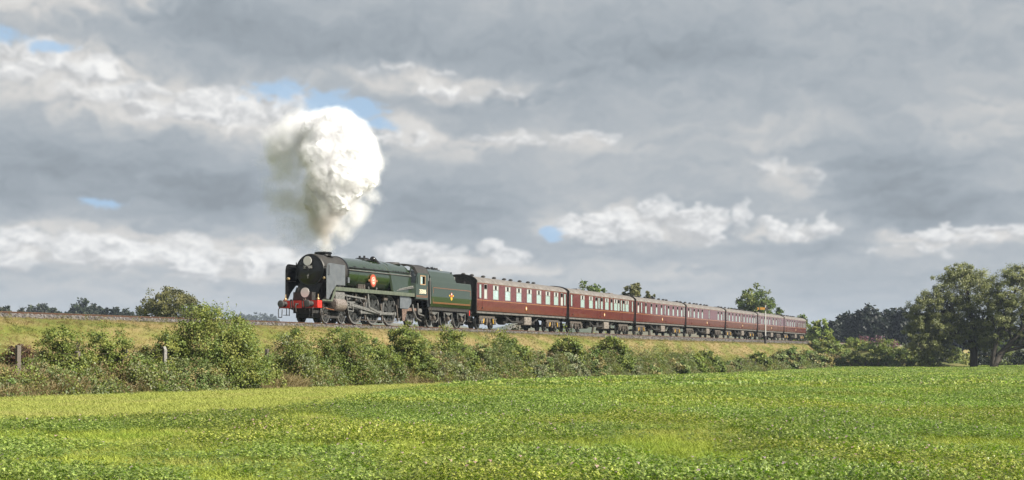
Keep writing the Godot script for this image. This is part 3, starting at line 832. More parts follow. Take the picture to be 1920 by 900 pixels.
		mb.tube(PackedVector3Array([Vector3(s * 1.22, 0.24, -3.0), Vector3(s * 1.22, 0.22, -8.6), Vector3(s * 1.22, 0.5, -9.0)]), 0.025)
		for z in [-4.6, -6.9, -9.1]: mb.bar(Vector3(s * 0.95, 1.3, z + 0.15), Vector3(s * 1.0, 0.3, z), 0.08, 0.12)
		obj("brake_gear", mb.mesh(), M.grime, t)
		# lubricators and small fittings on the running plate
		mb = MB.new()
		for k in 4: mb.bevel(Vector3(s * 1.15, 2.24, -3.4 - k * 0.24), Vector3(0.16, 0.28, 0.15), 0.02)
		obj("lubricator", mb.mesh(), M.grime, t)
		mb = MB.new()
		mb.bevel(Vector3(s * 1.1, 2.55, -2.2), Vector3(0.16, 0.34, 0.22), 0.02)
		obj("lamp_bracket_box", mb.mesh(), M.defl, t)
		# name plate: oval within a bar
		var np := Node3D.new()
		np.name = "nameplate" if s > 0 else "nameplate_001"
		t.add_child(np)
		np.position = Vector3(s * 1.05, 2.68, -5.5); np.scale = Vector3(1, 0.9, 0.9)
		mb = MB.new()
		mb.box(Vector3(s * 0.03, 0.0, 0), Vector3(0.03, 0.15, 1.36)); mb.lathe(Vector3(0, 0.0, 0), Vector3(s * 0.05, 0, 0), [Vector2(0, 0.0), Vector2(0, 0.44), Vector2(0.05, 0.44), Vector2(0.05, 0)], 28)
		obj("rim", mb.mesh(), M.copper, np)
		mb = MB.new()
		mb.lathe(Vector3(s * 0.05, 0, 0), Vector3(s * 0.065, 0, 0), [Vector2(0, 0.41), Vector2(0.015, 0.405), Vector2(0.015, 0.0)], 28)
		obj("roundel", mb.mesh(), M.plate, np)
		mb = MB.new()
		mb.lathe(Vector3(s * 0.065, 0, 0), Vector3(s * 0.074, 0, 0), [Vector2(0, 0.25), Vector2(0.009, 0.25), Vector2(0.009, 0.21), Vector2(0, 0.21)], 28)
		mb.box(Vector3(s * 0.07, 0.05, 0.02), Vector3(0.012, 0.16, 0.24)); mb.box(Vector3(s * 0.07, -0.12, 0), Vector3(0.012, 0.07, 0.2))
		obj("emblem", mb.mesh(), M.cream, np)
		mb = MB.new()
		mb.box(Vector3(s * 0.078, 0.07, 0.06), Vector3(0.01, 0.07, 0.1))
		obj("flag", mb.mesh(), M.blue, np)
		mb = MB.new()
		mb.box(Vector3(s * 0.02, -0.52, 0.62), Vector3(0.05, 0.16, 0.1), Basis(Vector3.RIGHT, 0.5)); mb.box(Vector3(s * 0.02, -0.52, -0.55), Vector3(0.05, 0.16, 0.1), Basis(Vector3.RIGHT, -0.5))
		obj("bracket", mb.mesh(), M.steel, np)
		# ashpan and rear truck
		mb = MB.new()
		mb.prism(PackedVector2Array([Vector2(9.1, 1.86), Vector2(9.1, 1.1), Vector2(10.3, 1.1), Vector2(10.75, 1.45), Vector2(10.75, 1.86)]), Transform3D(Basis(Vector3(0, 0, -1), Vector3.UP, Vector3.RIGHT), Vector3(s * 1.14 - 0.02, 0, 0)), 0.04)
		obj("ashpan_side", mb.mesh(), M.defl, t)
		mb = MB.new()
		mb.prism(PackedVector2Array([Vector2(9.5, 1.06), Vector2(9.55, 0.3), Vector2(9.85, 0.3), Vector2(10.2, 0.95), Vector2(11.9, 1.0), Vector2(11.9, 1.16), Vector2(9.7, 1.16)]), Transform3D(Basis(Vector3(0, 0, -1), Vector3.UP, Vector3.RIGHT), Vector3(s * 1.08 - 0.03, 0, 0)), 0.06)
		obj("truck_frame", mb.mesh(), M.rustpipe, t)
		mb = MB.new()
		mb.tube(PackedVector3Array([Vector3(s * 1.16, 1.4, -10.9), Vector3(s * 1.2, 0.9, -11.0), Vector3(s * 1.18, 0.5, -11.5), Vector3(s * 1.1, 0.35, -12.3)]), 0.06)
		mb.tube(PackedVector3Array([Vector3(s * 1.2, 1.5, -11.6), Vector3(s * 1.2, 0.8, -11.7), Vector3(s * 1.15, 0.7, -12.6)]), 0.05)
		mb.bevel(Vector3(s * 1.15, 1.0, -11.9), Vector3(0.25, 0.3, 0.4), 0.05)
		mb.bevel(Vector3(s * 1.1, 0.3, -10.5), Vector3(0.2, 0.2, 0.7), 0.05)
		obj("injector", mb.mesh(), M.steel, t)
		# steps below the front and pipe along the bogie
		mb = MB.new()
		for y in [0.85, 0.45]: mb.box(Vector3(s * 1.22, y, 0.95), Vector3(0.3, 0.03, 0.3))
		for z in [0.8, 1.1]: mb.bar(Vector3(s * 1.12, 1.24, z), Vector3(s * 1.12, 0.42, z), 0.03, 0.04)
		obj("footstep", mb.mesh(), M.grime, t)
		mb = MB.new()
		mb.tube(PackedVector3Array([Vector3(s * 1.2, 0.88, 1.0), Vector3(s * 1.2, 0.8, 0.3), Vector3(s * 1.2, 0.74, -0.6), Vector3(s * 1.2, 0.9, -0.9), Vector3(s * 1.2, 0.84, -1.5)]), 0.028)
		obj("drain_pipe", mb.mesh(), M.copper, t)
	mb = MB.new()
	mb.rod(Vector3(1.06, 2.25, -8.7), Vector3(1.2, 2.55, -10.9), 0.04)
	mb.rod(Vector3(1.1, 2.2, -8.7), Vector3(1.24, 2.46, -10.9), 0.03)
	obj("reversing_rod", mb.mesh(), M.steel, t)
	# frames and saddle: dark body between the wheels
	mb = MB.new()
	mb.span(Vector3(-0.62, 0.55, -12.6), Vector3(0.62, 1.75, 1.2))
	mb.span(Vector3(-0.7, 1.7, -2.4), Vector3(0.7, 2.35, 0.2))
	mb.span(Vector3(-1.05, 1.1, -10.7), Vector3(1.05, 2.2, -9.0))
	mb.span(Vector3(-1.26, 1.18, 0.05), Vector3(1.26, 1.285, 1.2))
	mb.quad(Vector3(-0.6, 1.29, 0.9), Vector3(0.6, 1.29, 0.9), Vector3(0.8, 2.3, 0.3), Vector3(-0.8, 2.3, 0.3))
	mb.span(Vector3(-0.85, 0.3, -2.2), Vector3(0.85, 0.6, 0.5))
	mb.prism(PackedVector2Array([Vector2(-0.95, 2.7), Vector2(-0.7, 2.2), Vector2(0.7, 2.2), Vector2(0.95, 2.7)]), Transform3D(Basis(), Vector3(0, 0, -2.3)), 2.5)
	obj("frame", mb.mesh(), M.frame, t)
	# front end
	var beam := MB.new()
	beam.bevel(Vector3(0, 1.04, 1.45), Vector3(2.56, 0.42, 0.5), 0.02)
	obj("buffer_beam", beam.mesh(), M.red, t)
	for s in [1.0, -1.0]:
		mb = MB.new()
		mb.lathe(Vector3(s * 0.865, 1.06, 1.7), Vector3(s * 0.865, 1.06, 2.2), [Vector2(0, 0.17), Vector2(0.26, 0.13), Vector2(0.28, 0.09), Vector2(0.44, 0.09)], 18)
		var bf := obj("buffer", mb.mesh(), M.frame, t)
		mb = MB.new()
		mb.lathe(Vector3(s * 0.865, 1.06, 2.12), Vector3(s * 0.865, 1.06, 2.2), [Vector2(0, 0.18), Vector2(0.03, 0.21), Vector2(0.06, 0.21), Vector2(0.085, 0.17), Vector2(0.095, 0)], 22)
		obj("buffer_head", mb.mesh(), mat(Color(0.07, 0.068, 0.065), Color(0.17, 0.165, 0.16), 0.55, 0.3, 2.5, 0.04), bf)
		mb = MB.new()   # sand-guard irons below the far buffer
		mb.tube(PackedVector3Array([Vector3(s * 1.1, 0.85, 1.85), Vector3(s * 1.12, 0.75, 2.0), Vector3(s * 1.12, 0.3, 2.0), Vector3(s * 0.9, 0.3, 2.0), Vector3(s * 0.9, 0.75, 1.95)]), 0.025)
		obj("guard_iron", mb.mesh(), M.frame, t)
		mb = MB.new()
		mb.lathe(Vector3(s * 1.08, 1.35, 1.2), Vector3(s * 1.08, 1.35, 1.4), [Vector2(0, 0), Vector2(0, 0.06), Vector2(0.14, 0.07), Vector2(0.17, 0.05), Vector2(0.17, 0)], 12)
		mb.rod(Vector3(s * 1.08, 1.2, 1.28), Vector3(s * 1.08, 1.62, 1.28), 0.03)
		obj("lamp", mb.mesh(), M.brass, t)
		mb = MB.new()
		mb.lathe(Vector3(s * 1.2, 2.55, 0.72), Vector3(s * 1.2, 2.55, 0.86), [Vector2(0, 0), Vector2(0, 0.08), Vector2(0.12, 0.08), Vector2(0.14, 0.05), Vector2(0.14, 0)], 10)
		obj("lamp", mb.mesh(), M.brass, t)
	mb = MB.new()
	mb.tube(PackedVector3Array([Vector3(0, 1.05, 1.7), Vector3(0, 1.05, 1.95), Vector3(0, 0.9, 2.0), Vector3(0, 0.6, 1.95)]), 0.05)
	mb.tube(PackedVector3Array([Vector3(0.06, 0.62, 1.95), Vector3(0.06, 0.4, 1.95)]), 0.04)
	obj("coupling_hook", mb.mesh(), M.frame, t)
	for px in [-0.42, 0.36]:
		mb = MB.new()
		mb.tube(PackedVector3Array([Vector3(px, 0.8, 1.6), Vector3(px, 0.85, 1.8), Vector3(px, 1.25, 1.85), Vector3(px + 0.08, 1.3, 1.9), Vector3(px + 0.2, 1.2, 1.92), Vector3(px + 0.22, 0.7, 1.92)]), 0.035)
		obj("vacuum_pipe", mb.mesh(), M.frame, t)
	for d in [[3.56, 0.62, 0.27, 0.0], [1.72, 1.18, 0.28, 0.16]]:
		mb = MB.new()
		mb.lathe(Vector3(d[3], d[0], d[1]), Vector3(d[3], d[0], d[1] + 0.025), [Vector2(0, 0), Vector2(0, d[2]), Vector2(0.025, d[2]), Vector2(0.025, 0)], 26)
		obj("headcode_disc", mb.mesh(), M.white, t)
		mb = MB.new()
		mb.rod(Vector3(d[3], d[0] - 0.55, d[1] - 0.1), Vector3(d[3], d[0] - 0.1, d[1] - 0.05), 0.03)
		mb.lathe(Vector3(d[3], d[0] - d[2] - 0.12, d[1]), Vector3(d[3], d[0] - d[2] - 0.12, d[1] + 0.1), [Vector2(0, 0), Vector2(0, 0.08), Vector2(0.1, 0.08), Vector2(0.1, 0)], 10)
		obj("disc_bracket", mb.mesh(), M.grime if d[0] < 2 else M.frame, t)
	mb = MB.new()
	mb.box(Vector3(0, 3.2, 0.60), Vector3(0.62, 0.19, 0.03))
	obj("number_plate", mb.mesh(), M.frame, t)
	lettering("35006", 0.15, M.white, Vector3(0, 3.2, 0.617), t)
	# wheels
	var small := wheel_meshes(0.47, 10); var big := wheel_meshes(0.94, 9); var mid := wheel_meshes(0.55, 10)
	for s in [1.0, -1.0]:
		for z in [0.0, -1.905]: add_wheel(t, small, Vector3(s * 0.79, 0.47, z), "bogie_wheel", s < 0)
		for z in [-3.58, -5.87, -8.15]: add_wheel(t, big, Vector3(s * 0.80, 0.94, z), "driving_wheel", s < 0)
		add_wheel(t, mid, Vector3(s * 0.79, 0.55, -11.2), "trailing_wheel", s < 0)
	# cab
	for s in [1.0, -1.0]:
		mb = MB.new()   # side sheet round the window
		var X: float = s * 1.36
		mb.span(Vector3(X - 0.02, 1.76, -12.85), Vector3(X + 0.02, 2.72, -10.96))
		mb.span(Vector3(X - 0.02, 2.72, -11.62), Vector3(X + 0.02, 3.3, -10.96 - 0.30))
		mb.span(Vector3(X - 0.02, 2.72, -12.85), Vector3(X + 0.02, 3.3, -12.42))
		mb.span(Vector3(X - 0.02, 3.3, -12.85), Vector3(X + 0.02, 3.45, -11.26))
		var cs := obj("cab_side", mb.mesh(), M.green, t)
		mb = MB.new()
		for z in [-11.64, -12.40]: mb.span(Vector3(X - 0.035, 2.72, z - 0.03), Vector3(X + 0.035, 3.3, z + 0.03))
		for y in [2.72, 3.28]: mb.span(Vector3(X - 0.034, y - 0.03, -12.4), Vector3(X + 0.034, y + 0.03, -11.64))
		obj("window_frame", mb.mesh(), plain(Color(0.34, 0.22, 0.12), 0.5), cs)
		mb = MB.new()
		mb.span(Vector3(X - 0.003, 2.75, -12.02), Vector3(X + 0.003, 3.25, -11.67))
		obj("pane", mb.mesh(), M.glass, cs)
		if s > 0:
			lettering("35006", 0.27, M.cream, Vector3(X + 0.026, 2.25, -12.0), cs, PI / 2)
		else:
			lettering("35006", 0.27, M.cream, Vector3(X - 0.026, 2.25, -12.0), cs, -PI / 2)
		mb = MB.new()
		for y in [1.98, 1.9]: mb.span(Vector3(X - 0.024, y - 0.012, -12.7), Vector3(X + 0.024, y + 0.012, -11.05))
		mb.span(Vector3(X - 0.024, 1.9, -12.74), Vector3(X + 0.024, 2.62, -12.71))
		obj("lining", mb.mesh(), M.orange, cs)
		# slanting front window
		mb = MB.new()
		mb.tri(Vector3(X, 2.72, -10.96), Vector3(X, 2.72, -11.28), Vector3(X, 3.4, -11.28))
		mb.tri(Vector3(X, 3.4, -11.28), Vector3(X, 2.72, -11.28), Vector3(X, 2.72, -10.96))
		mb.quad(Vector3(X, 2.1, -10.96), Vector3(s * 0.95, 2.1, -10.7), Vector3(s * 0.95, 2.72, -10.7), Vector3(X, 2.72, -10.96))
		mb.quad(Vector3(X, 3.4, -11.28), Vector3(s * 0.9, 3.86, -11.15), Vector3(s * 0.9, 3.95, -11.2), Vector3(X, 3.5, -11.3))
		mb.bar(Vector3(X, 2.7, -10.96), Vector3(X, 3.42, -11.26), 0.06, 0.06); mb.bar(Vector3(s * 0.97, 2.7, -10.72), Vector3(s * 0.95, 3.85, -11.12), 0.06, 0.08)
		mb.bar(Vector3(X, 3.42, -11.27), Vector3(s * 0.93, 3.84, -11.13), 0.06, 0.06); mb.bar(Vector3(X, 2.72, -10.96), Vector3(s * 0.96, 2.72, -10.72), 0.06, 0.06)
		var cf := obj("cab_front", mb.mesh(), M.green, t)
		mb = MB.new()
		mb.quad(Vector3(X, 2.74, -10.97), Vector3(s * 0.97, 2.74, -10.73), Vector3(s * 0.93, 3.84, -11.13), Vector3(X, 3.42, -11.27))
		var dg := StandardMaterial3D.new()
		dg.albedo_color = Color(0.10, 0.12, 0.13, 0.75); dg.transparency = BaseMaterial3D.TRANSPARENCY_ALPHA; dg.roughness = 0.06
		obj("pane", mb.mesh(), dg, cf)
	mb = MB.new()
	var arc := []
	for k in 15:
		var a := lerpf(-1.0, 1.0, k / 14.0)
		arc.append(Vector2(a * 1.38, 3.45 + 0.62 * sqrt(maxf(0.0, 1 - pow(absf(a), 2.6)))))
	for k in 14:
		var a: Vector2 = arc[k]; var b: Vector2 = arc[k + 1]
		mb.quad(Vector3(a.x, a.y, -13.0), Vector3(a.x, a.y, -11.2), Vector3(b.x, b.y, -11.2), Vector3(b.x, b.y, -13.0))
		mb.quad(Vector3(a.x, a.y - 0.04, -13.0), Vector3(b.x, b.y - 0.04, -13.0), Vector3(b.x, b.y - 0.04, -11.2), Vector3(a.x, a.y - 0.04, -11.2))
		mb.quad(Vector3(a.x, a.y - 0.04, -13.0), Vector3(a.x, a.y + 0.02, -13.0), Vector3(b.x, b.y + 0.02, -13.0), Vector3(b.x, b.y - 0.04, -13.0))
		mb.quad(Vector3(a.x, a.y, -11.2), Vector3(a.x * 0.9, a.y - 0.1, -11.15), Vector3(b.x * 0.9, b.y - 0.1, -11.15), Vector3(b.x, b.y, -11.2))
	obj("cab_roof", mb.mesh(), M.soot, t)
	mb = MB.new()
	mb.span(Vector3(-1.3, 1.7, -13.0), Vector3(1.3, 1.8, -11.0))
	mb.span(Vector3(-1.0, 1.8, -11.2), Vector3(1.0, 3.5, -10.9))
	obj("cab_floor", mb.mesh(), M.frame, t)
	crew()

# the driver at the cab window: one body of blended tapering limbs
func crew() -> void:
	var at := on_line(-20.85) * Vector3(1.02, 1.78, -12.1)
	var p := base("person", Transform3D(Basis(Vector3.UP, atan2(-cos(TH), sin(TH))), at))
	tag(p, "engine driver in blue overalls sitting at the open cab window", "person")
	var J := {"hip": Vector3(0, 0.62, 0), "chest": Vector3(0, 1.02, 0.03), "neck": Vector3(0.02, 1.22, 0.04)}
	var body := []   # a, b, radius at a, radius at b
	body.append([J.hip, J.chest, 0.16, 0.18]); body.append([J.chest, J.neck, 0.16, 0.065])
	for s in [-1.0, 1.0]:
		body.append([J.chest + Vector3(s * 0.05, 0.1, 0), Vector3(s * 0.2, 1.12, 0.03), 0.09, 0.075])
		body.append([Vector3(s * 0.2, 1.12, 0.03), Vector3(s * 0.27, 0.84, 0.1), 0.062, 0.048]); body.append([Vector3(s * 0.27, 0.84, 0.1), Vector3(s * 0.22, 0.86, 0.36), 0.046, 0.034])
		body.append([Vector3(s * 0.09, 0.6, 0.02), Vector3(s * 0.12, 0.62, 0.46), 0.095, 0.07]); body.append([Vector3(s * 0.12, 0.62, 0.46), Vector3(s * 0.12, 0.12, 0.46), 0.068, 0.045]); body.append([Vector3(s * 0.12, 0.07, 0.44), Vector3(s * 0.12, 0.05, 0.62), 0.05, 0.04])
	obj("body", blend(body, 0.035), M.blue, p)
	var head := [[Vector3(0.02, 1.2, 0.04), Vector3(0.02, 1.32, 0.05), 0.055, 0.06], [Vector3(0.02, 1.42, 0.04), Vector3(0.02, 1.36, 0.07), 0.095, 0.075], [Vector3(0.02, 1.385, 0.13), Vector3(0.02, 1.36, 0.155), 0.015, 0.018], [Vector3(0.02, 1.31, 0.10), Vector3(0.02, 1.30, 0.125), 0.03, 0.022], [Vector3(0.11, 1.38, 0.04), Vector3(0.115, 1.35, 0.04), 0.02, 0.015], [Vector3(-0.07, 1.38, 0.04), Vector3(-0.075, 1.35, 0.04), 0.02, 0.015]]
	obj("head", blend(head, 0.014), M.skin, p)
	for s in [-1.0, 1.0]:
		var w := Vector3(s * 0.22, 0.86, 0.36)
		var hand := [[w, w + Vector3(0, 0.0, 0.09), 0.028, 0.036]]
		for k in 4:
			var r := w + Vector3((k - 1.5) * 0.019, 0.005, 0.09)
			hand.append([r, r + Vector3(0, -0.005, 0.035 + 0.006 * (1.5 - absf(k - 1.5))), 0.0095, 0.009]); hand.append([r + Vector3(0, -0.005, 0.04), r + Vector3(0, -0.035, 0.045), 0.009, 0.008])
		hand.append([w + Vector3(-s * 0.03, 0, 0.03), w + Vector3(-s * 0.055, -0.02, 0.075), 0.011, 0.009])
		obj("hand", blend(hand, 0.007), M.skin, p)
	var cap := MB.new()
	cap.lathe(Vector3(0.02, 1.44, 0.035), Vector3(0.02, 1.55, 0.03), [Vector2(0, 0.1), Vector2(0.03, 0.115), Vector2(0.07, 0.11), Vector2(0.09, 0.06), Vector2(0.1, 0)], 16)
	cap.box(Vector3(0.02, 1.445, 0.15), Vector3(0.14, 0.012, 0.07))
	obj("cap", cap.mesh(), M.frame, p)

# surface nets round tapered capsules joined by a smooth minimum
func blend(bones: Array, cell: float) -> ArrayMesh:
	var lo := Vector3.INF; var hi := -Vector3.INF
	for b in bones:
		var r := maxf(b[2], b[3]) + cell * 2.5
		for k in 2:
			lo = lo.min(b[k] - Vector3.ONE * r); hi = hi.max(b[k] + Vector3.ONE * r)
	var n := Vector3i(((hi - lo) / cell).ceil()) + Vector3i.ONE
	var f := PackedFloat32Array()
	f.resize(n.x * n.y * n.z)
	var soft := cell * 1.6
	for k in n.z:
		for j in n.y:
			for i in n.x:
				var p := lo + Vector3(i, j, k) * cell
				var d := 1e3
				for b in bones:
					var a: Vector3 = b[0]; var ab: Vector3 = b[1] - a
					var t := clampf((p - a).dot(ab) / maxf(ab.length_squared(), 1e-9), 0, 1)
					var q := (p - a - ab * t).length() - lerpf(b[2], b[3], t)
					var h := clampf(0.5 + 0.5 * (q - d) / soft, 0, 1)
					d = lerpf(q, d, h) - soft * h * (1 - h)
				f[i + n.x * (j + n.y * k)] = d
	var at := {}
	var st := SurfaceTool.new()
	st.begin(Mesh.PRIMITIVE_TRIANGLES)
	st.set_smooth_group(0)
	var off := [0, 1, n.x, n.x + 1, n.x * n.y, n.x * n.y + 1, n.x * n.y + n.x, n.x * n.y + n.x + 1]
	var pts := PackedVector3Array()
	for k in n.z - 1:
		for j in n.y - 1:
			for i in n.x - 1:
				var o := i + n.x * (j + n.y * k)
				var sum := Vector3.ZERO; var cnt := 0
				for e in [[0, 1], [2, 3], [4, 5], [6, 7], [0, 2], [1, 3], [4, 6], [5, 7], [0, 4], [1, 5], [2, 6], [3, 7]]:
					var u := f[o + off[e[0]]]; var w := f[o + off[e[1]]]
					if (u < 0) != (w < 0):
						var t := u / (u - w)
						var pa := Vector3(e[0] & 1, (e[0] >> 1) & 1, e[0] >> 2); var pb := Vector3(e[1] & 1, (e[1] >> 1) & 1, e[1] >> 2)
						sum += pa.lerp(pb, t); cnt += 1
				if cnt:
					at[o] = pts.size()
					pts.push_back(lo + (Vector3(i, j, k) + sum / cnt) * cell)
	for p in pts: st.add_vertex(p)
	for k in range(1, n.z - 1):
		for j in range(1, n.y - 1):
			for i in range(1, n.x - 1):
				var o := i + n.x * (j + n.y * k)
				for ax in 3:
					var u := f[o]; var w := f[o + off[[1, 2, 4][ax]]]
					if (u < 0) == (w < 0): continue
					var s1: int = off[[2, 4, 1][ax]]; var s2: int = off[[4, 1, 2][ax]]
					var q := [at[o], at[o - s1], at[o - s1 - s2], at[o - s2]]
					if u >= 0: q.reverse()
					for m in [0, 2, 1, 0, 3, 2]: st.add_index(q[m])
	st.generate_normals()
	return st.commit()

func make_tender() -> void:
	var o0 := -16.6
	var t := base("tender", on_line(-20.85 - o0))
	tag(t, "green coal tender with orange lining coupled between locomotive and first carriage", "tender")
	var mb := MB.new()
	var D := -o0
	# the side curves in at foot and shoulder
	var prof := PackedVector2Array([Vector2(1.30, 1.34), Vector2(1.36, 1.55), Vector2(1.40, 2.0), Vector2(1.40, 2.6), Vector2(1.36, 3.0), Vector2(1.33, 3.07)])
	for s in [1.0, -1.0]:
		for i in prof.size() - 1:
			var a := prof[i]; var b := prof[i + 1]
			mb.quad(Vector3(s * a.x, a.y, -20.12 + D), Vector3(s * b.x, b.y, -20.12 + D), Vector3(s * b.x, b.y, -13.35 + D), Vector3(s * a.x, a.y, -13.35 + D))
	var hi := PackedVector2Array([Vector2(1.33, 3.07), Vector2(1.27, 3.35), Vector2(1.10, 3.68), Vector2(0.85, 3.84)])
	for s in [1.0, -1.0]:
		for i in hi.size() - 1:
			var a := hi[i]; var b := hi[i + 1]
			var ea := -17.45 + D; var eb := -17.45 + D
			if i == 0: ea = -17.62 + D
			mb.quad(Vector3(s * a.x, a.y, ea), Vector3(s * b.x, b.y, eb), Vector3(s * b.x, b.y, -13.4 + D), Vector3(s * a.x, a.y, -13.35 + D))
	mb.quad(Vector3(-0.85, 3.84, -17.45 + D), Vector3(-0.85, 3.84, -17.0 + D), Vector3(0.85, 3.84, -17.0 + D), Vector3(0.85, 3.84, -17.45 + D))
	mb.span(Vector3(-1.33, 1.34, -20.15 + D), Vector3(1.33, 3.05, -20.1 + D))
	mb.span(Vector3(-1.31, 1.36, -13.4 + D), Vector3(1.31, 3.3, -13.34 + D))
	mb.span(Vector3(-1.33, 3.02, -20.1 + D), Vector3(1.33, 3.06, -17.4 + D))
	obj("tank", mb.mesh(), M.green, t)
	mb = MB.new()
	mb.span(Vector3(-1.05, 3.06, -17.5 + D), Vector3(1.05, 3.80, -17.44 + D))
	mb.span(Vector3(-1.0, 3.2, -17.4 + D), Vector3(1.0, 3.3, -13.5 + D))
	obj("bulkhead", mb.mesh(), M.black, t)
	mb = MB.new()   # heaped coal
	for i in 150:
		var z := r1(-17.2, -14.2); var x := r1(-0.8, 0.8)
		var y := 3.3 + 0.72 * (1 - pow(absf(x) / 1.0, 2)) * (1 - pow(absf(z + 16.2) / 2.2, 2)) * r1(0.7, 1.0)
		mb.box(Vector3(x, y, z + D), Vector3(r1(0.12, 0.3), r1(0.12, 0.26), r1(0.12, 0.3)), Basis.from_euler(Vector3(r1(0, 3), r1(0, 3), r1(0, 3))))
	tag(obj("coal", mb.mesh(), plain(Color(0.012, 0.012, 0.013), 0.5), t), "", "", "", "stuff")
	mb = MB.new()
	mb.tube(PackedVector3Array([Vector3(0.62, 3.06, -18.6 + D), Vector3(0.62, 3.52, -18.6 + D), Vector3(0.62, 3.52, -18.95 + D), Vector3(0.62, 3.06, -18.95 + D)]), 0.025)
	obj("hand_loop", mb.mesh(), M.alu, t)
	for s in [1.0, -1.0]:
		var X: float = s * 1.408
		mb = MB.new()
		mb.span(Vector3(X - 0.005, 2.58, -19.9 + D), Vector3(X + 0.005, 2.605, -13.7 + D))
		mb.span(Vector3(X - 0.005 - s * 0.035, 1.62, -19.9 + D), Vector3(X + 0.005 - s * 0.035, 1.645, -13.7 + D)); mb.span(Vector3(X - 0.005 - s * 0.035, 1.56, -19.97 + D), Vector3(X + 0.005 - s * 0.035, 1.585, -13.63 + D))
		for z in [-19.93, -13.67]: mb.bar(Vector3(X - s * 0.034, 1.6, z + D), Vector3(X, 2.6, z + D), 0.01, 0.03)
		obj("lining", mb.mesh(), M.orange, t)
		# crest: crown over a shield with wings
		mb = MB.new()
		mb.lathe(Vector3(X - 0.006, 1.98, -16.62 + D), Vector3(X + 0.006, 1.98, -16.62 + D), [Vector2(0, 0), Vector2(0, 0.15), Vector2(0.012, 0.15), Vector2(0.012, 0)], 16)
		mb.span(Vector3(X - 0.006, 2.1, -17.0 + D), Vector3(X + 0.006, 2.2, -16.82 + D)); mb.span(Vector3(X - 0.006, 2.1, -16.42 + D), Vector3(X + 0.006, 2.2, -16.24 + D))
		var cr := obj("crest", mb.mesh(), M.yellow, t)
		mb = MB.new()
		mb.prism(PackedVector2Array([Vector2(-0.12, 0.0), Vector2(0.12, 0.0), Vector2(0.14, 0.2), Vector2(0.0, 0.32), Vector2(-0.14, 0.2)]), Transform3D(Basis(Vector3(0, 0, -s), Vector3.UP, Vector3(s, 0, 0)), Vector3(X, 2.06, -16.62 + D)), 0.012)
		obj("emblem", mb.mesh(), M.plate, cr)
		mb = MB.new()
		mb.span(Vector3(X - 0.01, 2.2, -16.68 + D), Vector3(X + 0.016 * s + 0.002, 2.3, -16.57 + D))
		obj("emblem_mark", mb.mesh(), M.white, cr)
		# frames, axle boxes and springs
		mb = MB.new()
		mb.span(Vector3(s * 1.16, 1.1, -20.15 + D), Vector3(s * 1.24, 1.34, -13.2 + D))
		for z in [-14.17, -16.46, -18.745]:
			mb.prism(PackedVector2Array([Vector2(-0.62, 1.1), Vector2(-0.3, 0.45), Vector2(-0.18, 0.4), Vector2(0.18, 0.4), Vector2(0.3, 0.45), Vector2(0.62, 1.1)]), Transform3D(Basis(Vector3(0, 0, -1), Vector3.UP, Vector3.RIGHT), Vector3(s * 1.06 - 0.02, 0, z + D)), 0.04)
		obj("frame", mb.mesh(), M.frame, t)
		for z in [-14.17, -16.46, -18.745]:
			mb = MB.new()
			mb.bevel(Vector3(s * 1.17, 0.56, z + D), Vector3(0.22, 0.3, 0.32), 0.05); mb.rod(Vector3(s * 1.2, 0.56, z + D), Vector3(s * 1.32, 0.56, z + D), 0.1, 10)
			mb.bar(Vector3(s * 1.2, 0.72, z + D), Vector3(s * 1.2, 0.95, z + D), 0.08, 0.1)
			obj("axle_box", mb.mesh(), M.grime, t)
			mb = MB.new()
			for k in 5: mb.box(Vector3(s * 1.2, 0.84 + k * 0.035, z + D), Vector3(0.1, 0.03, 0.5 + k * 0.16))
			for e in [-0.62, 0.62]: mb.bar(Vector3(s * 1.2, 1.0, z + e + D), Vector3(s * 1.2, 0.62, z + e * 1.06 + D), 0.06, 0.07)
			obj("leaf_spring", mb.mesh(), M.steel, t)
			mb = MB.new()
			mb.tube(PackedVector3Array([Vector3(s * 1.15, 1.0, z - 0.8 + D), Vector3(s * 1.15, 0.5, z - 0.75 + D), Vector3(s * 1.05, 0.3, z - 0.6 + D)]), 0.04)
			mb.bevel(Vector3(s * 0.85, 0.5, z - 0.66 + D), Vector3(0.12, 0.5, 0.12), 0.03)
			obj("brake_hanger", mb.mesh(), M.steel, t)
		for z in [-13.55, -20.0]:
			mb = MB.new()
			for y in [0.85, 0.45]: mb.box(Vector3(s * 1.25, y, z + D), Vector3(0.3, 0.03, 0.32))
			for e in [-0.15, 0.15]: mb.bar(Vector3(s * 1.25, 1.3, z + e + D), Vector3(s * 1.25, 0.42, z + e + D), 0.03, 0.04)
			obj("footstep", mb.mesh(), M.grime, t)
		mb = MB.new()
		mb.rod(Vector3(s * 1.39, 1.5, -13.2 + D), Vector3(s * 1.36, 3.2, -13.2 + D), 0.022)
		mb.tube(PackedVector3Array([Vector3(s * 1.3, 3.0, -13.05 + D), Vector3(s * 1.3, 3.5, -13.05 + D), Vector3(s * 1.2, 3.6, -13.05 + D), Vector3(s * 1.1, 3.5, -13.05 + D)]), 0.025)
		obj("handrail", mb.mesh(), M.alu, t)
		mb = MB.new()
		mb.lathe(Vector3(s * 0.865, 1.06, -20.15 + D), Vector3(s * 0.865, 1.06, -20.6 + D), [Vector2(0, 0.16), Vector2(0.2, 0.12), Vector2(0.32, 0.08), Vector2(0.36, 0.24), Vector2(0.42, 0.24), Vector2(0.44, 0)], 16)
		obj("buffer", mb.mesh(), M.frame, t)
		mb = MB.new()
		mb.box(Vector3(s * 1.26, 1.05, -20.08 + D), Vector3(0.03, 0.36, 0.1))
		obj("marker", mb.mesh(), M.red, t)
	mb = MB.new()
	mb.span(Vector3(-0.62, 0.6, -20.0 + D), Vector3(0.62, 1.34, -13.2 + D))
